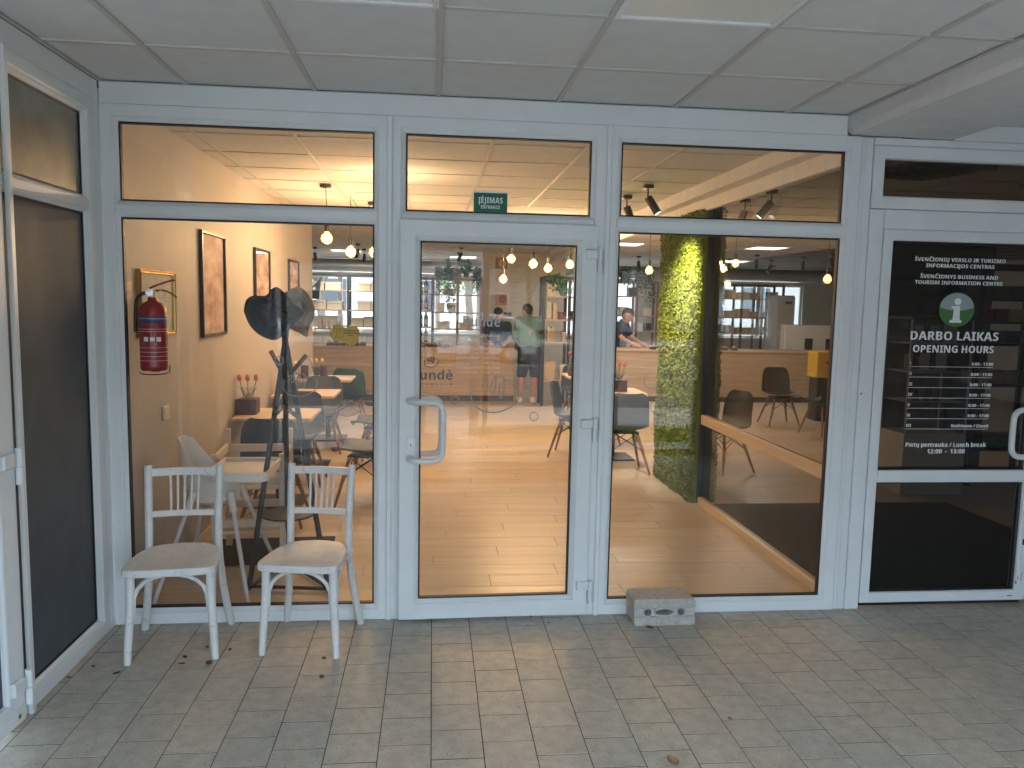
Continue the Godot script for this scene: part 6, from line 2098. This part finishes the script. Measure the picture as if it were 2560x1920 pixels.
func person(label: String, at: Vector3, turn: float, j: Dictionary, topm: Material, bottomm: Material, long_sleeve: bool, shorts: bool) -> void:
	# joints in metres, the person facing +z
	var o := thing("person", label, "person", at, turn)
	var skin := []
	var hd: Vector3 = j.head
	var look: Vector3 = j.look.normalized()
	var sidev := look.cross(V(0, 1, 0)).normalized()
	var upv := sidev.cross(look)
	skin.append([hd + upv * 0.03, hd + upv * 0.035 - look * 0.02, 0.088, 0.09])
	skin.append([hd + look * 0.025 - upv * 0.02, hd + look * 0.045 - upv * 0.075, 0.066, 0.045])
	skin.append([hd + look * 0.095 + upv * 0.015, hd + look * 0.112 - upv * 0.022, 0.010, 0.014])
	for s in [-1.0, 1.0]:
		skin.append([hd + sidev * s * 0.085 + upv * 0.02, hd + sidev * s * 0.09 - upv * 0.02, 0.014, 0.010])
	skin.append([j.neck, hd - upv * 0.05, 0.056, 0.052])
	for s in ["l", "r"]:
		skin.append([j[s + "_sho"], j[s + "_elb"], 0.048, 0.040])
		skin.append([j[s + "_elb"], j[s + "_wri"], 0.040, 0.027])
		var d: Vector3 = ((j[s + "_wri"] as Vector3) - (j[s + "_elb"] as Vector3)).normalized()
		d = (d * 0.6 + V(0, -0.05, 0.5)).normalized()
		skin.append_array(hand_bones(j[s + "_wri"], d, V(1.0 if s == "r" else -1.0, 0, 0) * -1.0))
		skin.append([j[s + "_hip"], j[s + "_kne"], 0.080, 0.056])
		skin.append([j[s + "_kne"], (j[s + "_kne"] as Vector3).lerp(j[s + "_ank"], 0.3) - V(0, 0, 0.012), 0.056, 0.054])
		skin.append([(j[s + "_kne"] as Vector3).lerp(j[s + "_ank"], 0.3) - V(0, 0, 0.012), j[s + "_ank"], 0.054, 0.036])
	skin.append([j.l_hip, j.chest, 0.09, 0.10])
	skin.append([j.r_hip, j.chest, 0.09, 0.10])
	part(o, "body", field_mesh(skin, 0.017, 70.0), M.skin)
	var top := []
	var hips: Vector3 = ((j.l_hip as Vector3) + (j.r_hip as Vector3)) / 2
	var across := ((j.r_sho as Vector3) - (j.l_sho as Vector3)).normalized()
	for s in [-1.0, 1.0]:
		top.append([hips + across * s * 0.075 + V(0, 0.035, 0), (j.chest as Vector3) + across * s * 0.075, 0.108, 0.112])
	top.append([j.l_sho, j.r_sho, 0.068, 0.068])
	top.append([j.chest, j.neck, 0.10, 0.064])
	for s in ["l", "r"]:
		var e: Vector3 = j[s + "_elb"]
		top.append([j[s + "_sho"], e if long_sleeve else (j[s + "_sho"] as Vector3).lerp(e, 0.62), 0.064, 0.055 if long_sleeve else 0.062])
		if long_sleeve:
			top.append([e, e.lerp(j[s + "_wri"], 0.9), 0.055, 0.038])
	part(o, "sweater" if long_sleeve else "shirt", field_mesh(top, 0.019, 55.0), topm)
	var low := [[hips + V(-0.05, 0.0, 0), hips + V(0.05, 0.0, 0), 0.118, 0.118]]
	for s in ["l", "r"]:
		low.append([j[s + "_hip"], (j[s + "_kne"] as Vector3) + V(0, 0.01, 0), 0.105, 0.088])
		if not shorts:
			low.append([j[s + "_kne"], j[s + "_ank"], 0.085, 0.062])
	part(o, "shorts" if shorts else "trousers", field_mesh(low, 0.019, 60.0), bottomm)
	for s in ["l", "r"]:
		var a: Vector3 = j[s + "_ank"]
		part(o, "shoe", field_mesh([[V(a.x, 0.042, a.z - 0.035), V(a.x, 0.038, a.z + 0.15), 0.042, 0.038], [V(a.x, 0.05, a.z - 0.01), V(a.x, 0.085, a.z), 0.042, 0.045]], 0.012, 70.0), M.plastic_white)
	var hair := [[hd + upv * 0.06 - look * 0.02, hd + upv * 0.055 - look * 0.035, 0.083, 0.086], [hd - look * 0.05 + upv * 0.02, hd - look * 0.055 - upv * 0.02, 0.066, 0.05], [hd + upv * 0.085 + look * 0.03, hd + upv * 0.095 - look * 0.01, 0.055, 0.06]]
	part(o, "hair", field_mesh(hair, 0.011, 80.0), M.hair)
	for s in [-1.0, 1.0]:
		part(o, "eye", mb().ball(hd + look * 0.088 + sidev * s * 0.032 + upv * 0.016, V(0.011, 0.007, 0.008), 8, 5), M.ink)
	part(o, "mouth", mb().ball(hd + look * 0.086 - upv * 0.055, V(0.022, 0.005, 0.006), 8, 5), M.dress_red)


func people() -> void:
	person("customer in green sweater and denim shorts leaning over the counter, seen from behind", V(1.585, 0, -8.88), PI, {
		"head": V(0.0, 1.515, 0.13), "look": V(0.15, -0.55, 1), "neck": V(-0.01, 1.425, 0.055), "chest": V(-0.02, 1.28, 0.03),
		"l_sho": V(-0.205, 1.385, 0.02), "r_sho": V(0.15, 1.375, 0.03), "l_elb": V(-0.235, 1.12, 0.09), "r_elb": V(0.205, 1.115, 0.06), "l_wri": V(-0.17, 0.985, 0.30), "r_wri": V(0.15, 0.96, 0.27),
		"l_hip": V(-0.125, 0.90, -0.01), "r_hip": V(0.06, 0.90, -0.01), "l_kne": V(-0.125, 0.49, 0.0), "r_kne": V(0.09, 0.49, 0.0), "l_ank": V(-0.095, 0.085, -0.02), "r_ank": V(0.125, 0.085, -0.02)}, M.sweater, M.denim, true, true)
	var p := px(1243, 850, -10.15)
	person("worker in dark tee bending over the counter before the food posters", V(p.x, 0, -10.15), 0.1, {
		"head": V(-0.02, 1.44, 0.16), "look": V(-0.3, -0.6, 1), "neck": V(-0.01, 1.33, 0.07), "chest": V(0, 1.16, 0.03),
		"l_sho": V(-0.18, 1.26, 0.05), "r_sho": V(0.18, 1.26, 0.05), "l_elb": V(-0.27, 1.05, 0.12), "r_elb": V(0.22, 1.03, 0.1), "l_wri": V(-0.22, 0.96, 0.36), "r_wri": V(0.08, 0.96, 0.34),
		"l_hip": V(-0.09, 0.86, -0.02), "r_hip": V(0.09, 0.86, -0.02), "l_kne": V(-0.10, 0.47, 0.0), "r_kne": V(0.10, 0.47, 0.0), "l_ank": V(-0.10, 0.085, -0.03), "r_ank": V(0.10, 0.085, -0.03)}, M.tee_dark, M.denim, false, false)
	p = px(1549, 850, -10.15)
	person("worker in navy tee reaching along the counter beside the moss wall", V(p.x, 0, -10.15), 0.9, {
		"head": V(0.0, 1.47, 0.14), "look": V(0.2, -0.5, 1), "neck": V(0, 1.37, 0.06), "chest": V(0, 1.19, 0.02),
		"l_sho": V(-0.18, 1.30, 0.03), "r_sho": V(0.18, 1.30, 0.03), "l_elb": V(-0.23, 1.08, 0.14), "r_elb": V(0.24, 1.08, 0.14), "l_wri": V(-0.16, 0.97, 0.36), "r_wri": V(0.16, 0.97, 0.38),
		"l_hip": V(-0.09, 0.88, -0.02), "r_hip": V(0.09, 0.88, -0.02), "l_kne": V(-0.10, 0.48, 0.0), "r_kne": V(0.10, 0.48, 0.0), "l_ank": V(-0.10, 0.085, -0.03), "r_ank": V(0.10, 0.085, -0.03)}, M.tee_dark, M.denim, false, false)


# ---------------------------------------------------------------- the street side, seen in the glass
func street() -> void:
	setting("ground", mb().span(V(-400, -1.0, -400), V(400, -0.3, 400)), M.asphalt)
	setting("pavement", mb().span(V(-60, -0.5, 4.62), V(60, -0.02, 8.5), 0.01), M.street_slab)
	setting("car_park", mb().span(V(-60, -0.5, 8.52), V(60, -0.05, 17.0), 0.01), M.asphalt)
	setting("road", mb().span(V(-160, -0.4, 17.4), V(160, -0.14, 28.0)), M.asphalt)
	setting("kerb", mb().span(V(-100, -0.4, 17.02), V(100, -0.03, 17.2), 0.01), M.street_slab)
	setting("far_pavement", mb().span(V(-100, -0.4, 28.1), V(100, -0.03, 33.0), 0.01), M.street_slab)
	single("door_mat", "dark ribbed mat inside the outer doorway", "mat", mb().box(V(0, 0.006, 0), V(3.0, 0.012, 0.85), 0.003), M.mat_dark, V(0.7, 0.0, 3.56))
	# outer glazed front with an open door
	var s := thing("outer_front", "white framed glazed outer front of the walkway", "glazed screen", V(0, 0, 4.5))
	for b in [[-1.6, -0.28], [0.80, 2.0], [2.02, 3.0]]:
		frame4(s, "frame_profile", b[0], b[1], 0.0, 2.10, SASH, M.pvc)
		pane(s, "pane", b[0] + 0.05, b[1] - 0.05, 0.05, 2.05, -0.02, M.pane_glass)
	part(s, "added_solid_panel", mb().span(V(3.002, 0.0, -0.05), V(4.69, 2.10, 0.05), 0.004), M.pvc)  # unseen bay, closed so that less daylight reaches the right side
	part(s, "head_panel", mb().span(V(-1.66, 2.102, -0.05), V(4.69, 2.70, 0.05), 0.004), M.pvc)
	part(s, "threshold", mb().span(V(-0.27, 0.0, -0.06), V(0.79, 0.025, 0.06), 0.004), M.aluminium)
	var d := thing("outer_door", "white glazed outer door standing open towards the street", "door", V(0.76, 0, 4.56), 0.88)
	frame4(d, "leaf_profile", -0.98, 0.0, 0.03, 2.06, [Vector2(0, -0.03), Vector2(0.10, -0.03), Vector2(0.10, 0.03), Vector2(0, 0.03)], M.pvc)
	pane(d, "pane", -0.89, -0.09, 0.12, 1.97, 0.0, M.pane_glass, Transform3D(), 0.0)
	pull_handle(d, V(-0.93, 1.05, 0.03), 0.16, 0.30, 0.06, M.pvc)
	pull_handle(d, V(-0.93, 1.05, -0.03), 0.16, 0.30, 0.06, M.pvc, Transform3D(), "inner_handle", -1.0)
	# strip of grass, cars, house fronts and trees across the street
	rng.seed = 12
	var gq := mb()
	for k in 9000:
		var p := V(rng.randf_range(0.9, 6.0), -0.02, rng.randf_range(5.3, 6.3))
		var h := rng.randf_range(0.03, 0.10)
		var a := rng.randf() * TAU
		var sd := V(cos(a), 0, sin(a)) * 0.008
		gq.tri(p - sd, p + sd, p + V(rng.randf_range(-0.03, 0.03), h, rng.randf_range(-0.03, 0.03)))
	var g := part(self, "grass", gq, M.leaf_green)
	tag(g, "strip of short grass beside the outer front", "grass", "", "stuff")
	car(V(2.2, -0.14, 20.0), PI / 2, M.car_white, "white hatchback parked across from the outer door")
	car(V(-6.4, -0.14, 20.2), PI / 2, M.car_white, "white car parked further along the kerb")
	car(V(13.0, -0.14, 25.6), -PI / 2, M.car_blue, "dark blue car on the far side of the street")
	for k in 3:
		var b := thing("street_house", ["pale two storey house opposite the outer door", "grey long house opposite with rows of windows", "cream house at the far end opposite"][k], "house", V([-22.0, 2.0, 26.0][k], -0.05, 46.0))
		var w: float = [20.0, 24.0, 20.0][k]
		var h: float = [6.5, 7.5, 6.0][k]
		part(b, "wall", mb().span(V(-w / 2, 0, 0), V(w / 2, h, 8.0)), M.house_wall)
		part(b, "roof", mb(Transform3D(Basis(V(0, 1, 0), PI / 2), V(0, h, 4.0))).prism(PackedVector2Array([Vector2(-4.4, 0), Vector2(4.4, 0), Vector2(0, 2.4)]), -w / 2 - 0.3, w / 2 + 0.3), M.art_brown)
		for i in 5:
			for f in 2:
				var wn := part(b, "window", mb().box(V(-w / 2 + w * (i + 0.5) / 5, 1.6 + 2.9 * f, -0.02), V(1.3, 1.5, 0.06)), M.pvc)
				part(wn, "window_pane", mb().box(V(-w / 2 + w * (i + 0.5) / 5, 1.6 + 2.9 * f, -0.04), V(1.1, 1.3, 0.06)), M.house_window)
	for k in 4:
		var p := V([-11.0, 6.5, 14.5, 27.0][k], -0.05, [31.0, 33.2, 31.5, 33.5][k])
		street_tree(p, ["round leafy street tree opposite the outer door", "tall leafy street tree across the road", "broad leafy street tree before the grey house", "leafy street tree further along the road"][k])
	for k in 3:
		street_tree(V([-3.5, 1.2, 5.5][k], -0.3, -21.0 - k), ["leafy tree behind the cafe's rear window of boxes", "leafy tree behind the window with hanging plants", "leafy tree behind the rear window past the moss wall"][k])
	setting("yard", mb().span(V(-40, -0.5, -60), V(40, -0.28, -15.8)), M.street_slab)
	var bh := thing("yard_building", "pale building behind the cafe's rear windows", "house", V(4, -0.28, -34))
	part(bh, "wall", mb().span(V(-16, 0, -6), V(16, 5.5, 0)), M.house_wall)
	for i in 7:
		part(bh, "window", mb().box(V(-13 + 4.2 * i, 2.2, 0.02), V(1.4, 1.5, 0.06)), M.house_window)
	part(bh, "roof", mb().span(V(-16.3, 5.51, -6.3), V(16.3, 5.8, 0.3)), M.art_brown)


func street_tree(at: Vector3, label: String) -> void:
	var o := thing("street_tree", label, "tree", at)
	part(o, "trunk", mb().tube(smooth_line([V(0, 0, 0), V(0.05, 1.2, 0.03), V(-0.03, 2.4, 0), V(0.05, 3.6, 0.1)], 3), [0.16, 0.15, 0.14, 0.13, 0.125, 0.12, 0.11, 0.1, 0.08, 0.06], 10), M.bark)
	var tips := []
	for k in 7:
		var a := TAU * k / 7 + rng.randf()
		var tip := V(cos(a) * rng.randf_range(0.8, 1.7), rng.randf_range(2.9, 5.0), sin(a) * rng.randf_range(0.8, 1.7))
		part(o, "limb", mb().tube([V(0, 2.0 + 0.15 * k, 0), tip * V(0.5, 0.9, 0.5), tip], [0.06, 0.04, 0.02], 6), M.bark)
		tips.append(tip)
	for k in 7:
		leafy(o, "crown", [tips[k], (tips[k] as Vector3) + V(rng.randf_range(-0.5, 0.5), 0.6, rng.randf_range(-0.5, 0.5))], 0.85, 0.16, 700, M.leaf_green)


func car(at: Vector3, turn: float, paint: Material, label: String) -> void:
	var o := thing("parked_car", label, "car", at, turn)
	var side := [V(0, 0.35, -2.05), V(0, 0.62, -2.08), V(0, 0.80, -1.55), V(0, 0.90, -1.0), V(0, 1.38, -0.35), V(0, 1.47, 0.35), V(0, 1.40, 1.3), V(0, 1.0, 1.95), V(0, 0.65, 2.05), V(0, 0.35, 2.02)]
	var g := []
	for p in side:
		var up := smoothstep(0.85, 1.4, p.y)
		var hw := 0.86 - 0.18 * up
		g.append([V(-hw, p.y - 0.02, p.z), V(-hw * 0.93, p.y, p.z), V(0, p.y + 0.03, p.z), V(hw * 0.93, p.y, p.z), V(hw, p.y - 0.02, p.z)])
	var q := mb()
	q.patch(g)
	for s in [-1, 1]:
		for k in side.size() - 1:
			var a: Vector3 = g[k][0 if s < 0 else 4]
			var b: Vector3 = g[k + 1][0 if s < 0 else 4]
			var a0 := V(s * 0.86, 0.3, a.z)
			var b0 := V(s * 0.86, 0.3, b.z)
			if s < 0:
				q.quad(a0, a, b, b0) if false else q.quad(b0, b, a, a0)
			else:
				q.quad(a0, a, b, b0)
	part(o, "body", q, paint)
	part(o, "windscreen", mb().box(V(0, 1.15, -0.70), V(1.3, 0.62, 0.02)), M.house_window, Transform3D(Basis(V(1, 0, 0), 0.0), Vector3.ZERO))
	for s in [-1.0, 1.0]:
		part(o, "side_window", mb().prism(PackedVector2Array([Vector2(-0.75, 0.95), Vector2(1.5, 0.98), Vector2(1.25, 1.32), Vector2(-0.3, 1.34)]), -0.01, 0.01), M.house_window, Transform3D(Basis(V(0, 1, 0), -PI / 2), V(s * 0.805, 0, 0)))
		for z in [-1.3, 1.25]:
			var w := part(o, "wheel", mb(Transform3D(Basis(V(0, 0, 1), PI / 2), V(s * 0.78, 0.31, z))).lathe(V(0, -0.1, 0), [Vector2(0.2, 0), Vector2(0.3, 0.0), Vector2(0.315, 0.03), Vector2(0.315, 0.17), Vector2(0.3, 0.2), Vector2(0.2, 0.2)], 22), M.tyre)
			part(w, "rim", mb(Transform3D(Basis(V(0, 0, 1), PI / 2), V(s * 0.78, 0.31, z))).lathe(V(0, -0.09, 0), [Vector2(0.0, 0.0), Vector2(0.2, 0.01), Vector2(0.2, 0.17), Vector2(0.0, 0.18)], 16), M.aluminium)
		part(o, "headlight", mb().box(V(s * 0.66, 0.66, -2.05), V(0.28, 0.12, 0.08), 0.02), M.pane_glass)
		part(o, "tail_light", mb().box(V(s * 0.70, 0.85, 1.98), V(0.16, 0.22, 0.08), 0.02), M.dress_red)


# ---------------------------------------------------------------- the scene
func _ready() -> void:
	var cam := Camera3D.new()
	cam.name = "camera"
	cam.position = EYE
	cam.rotation = TURN
	cam.fov = rad_to_deg(2.0 * atan(960.0 / FOCAL))
	cam.near = 0.05
	cam.far = 900.0
	cam.current = true
	add_child(cam)
	var env := Environment.new()
	env.background_mode = Environment.BG_SKY
	var sky := ProceduralSkyMaterial.new()
	sky.sky_top_color = Color(0.77, 0.87, 0.955)
	sky.sky_horizon_color = Color(0.73, 0.815, 0.885)
	sky.sky_curve = 0.2
	sky.ground_bottom_color = Color(0.25, 0.25, 0.25)
	sky.ground_horizon_color = Color(0.6, 0.64, 0.68)
	env.sky = Sky.new()
	env.sky.sky_material = sky
	env.background_energy_multiplier = 1.0
	env.tonemap_mode = Environment.TONE_MAPPER_LINEAR
	env.tonemap_exposure = 9.4
	env.sdfgi_enabled = true
	env.ssao_enabled = true
	env.ssil_enabled = true
	var we := WorldEnvironment.new()
	we.name = "world"
	we.environment = env
	add_child(we)
	var sun := DirectionalLight3D.new()
	sun.name = "sun"
	sun.light_energy = 0.65
	sun.light_color = Color(1.0, 0.96, 0.9)
	sun.light_angular_distance = 0.5
	sun.shadow_enabled = true
	add_child(sun)
	sun.look_at_from_position(Vector3(8, 14, -3), Vector3.ZERO)
	make_materials()
	walkway()
	shopfront()
	cafe_door()
	information_entrance()
	left_partition()
	cafe_shell()
	moss_wall()
	glass_screen()
	ceiling_fittings()
	white_chair("white painted wooden chair in the corner next to the dark film-covered screen", V(-1.175, 0, 0.4435), 0.11, 0.402, M.chair_paint)
	white_chair("white painted wooden chair with scratched seat, standing nearer the cafe door", V(-0.6075, 0, 0.4235), -0.149, 0.378, M.chair_paint)
	concrete_block()
	floor_litter()
	scuffs()
	dining()
	wall_things()
	near_window_things()
	counter()
	back_things()
	information_room()
	people()
	street()
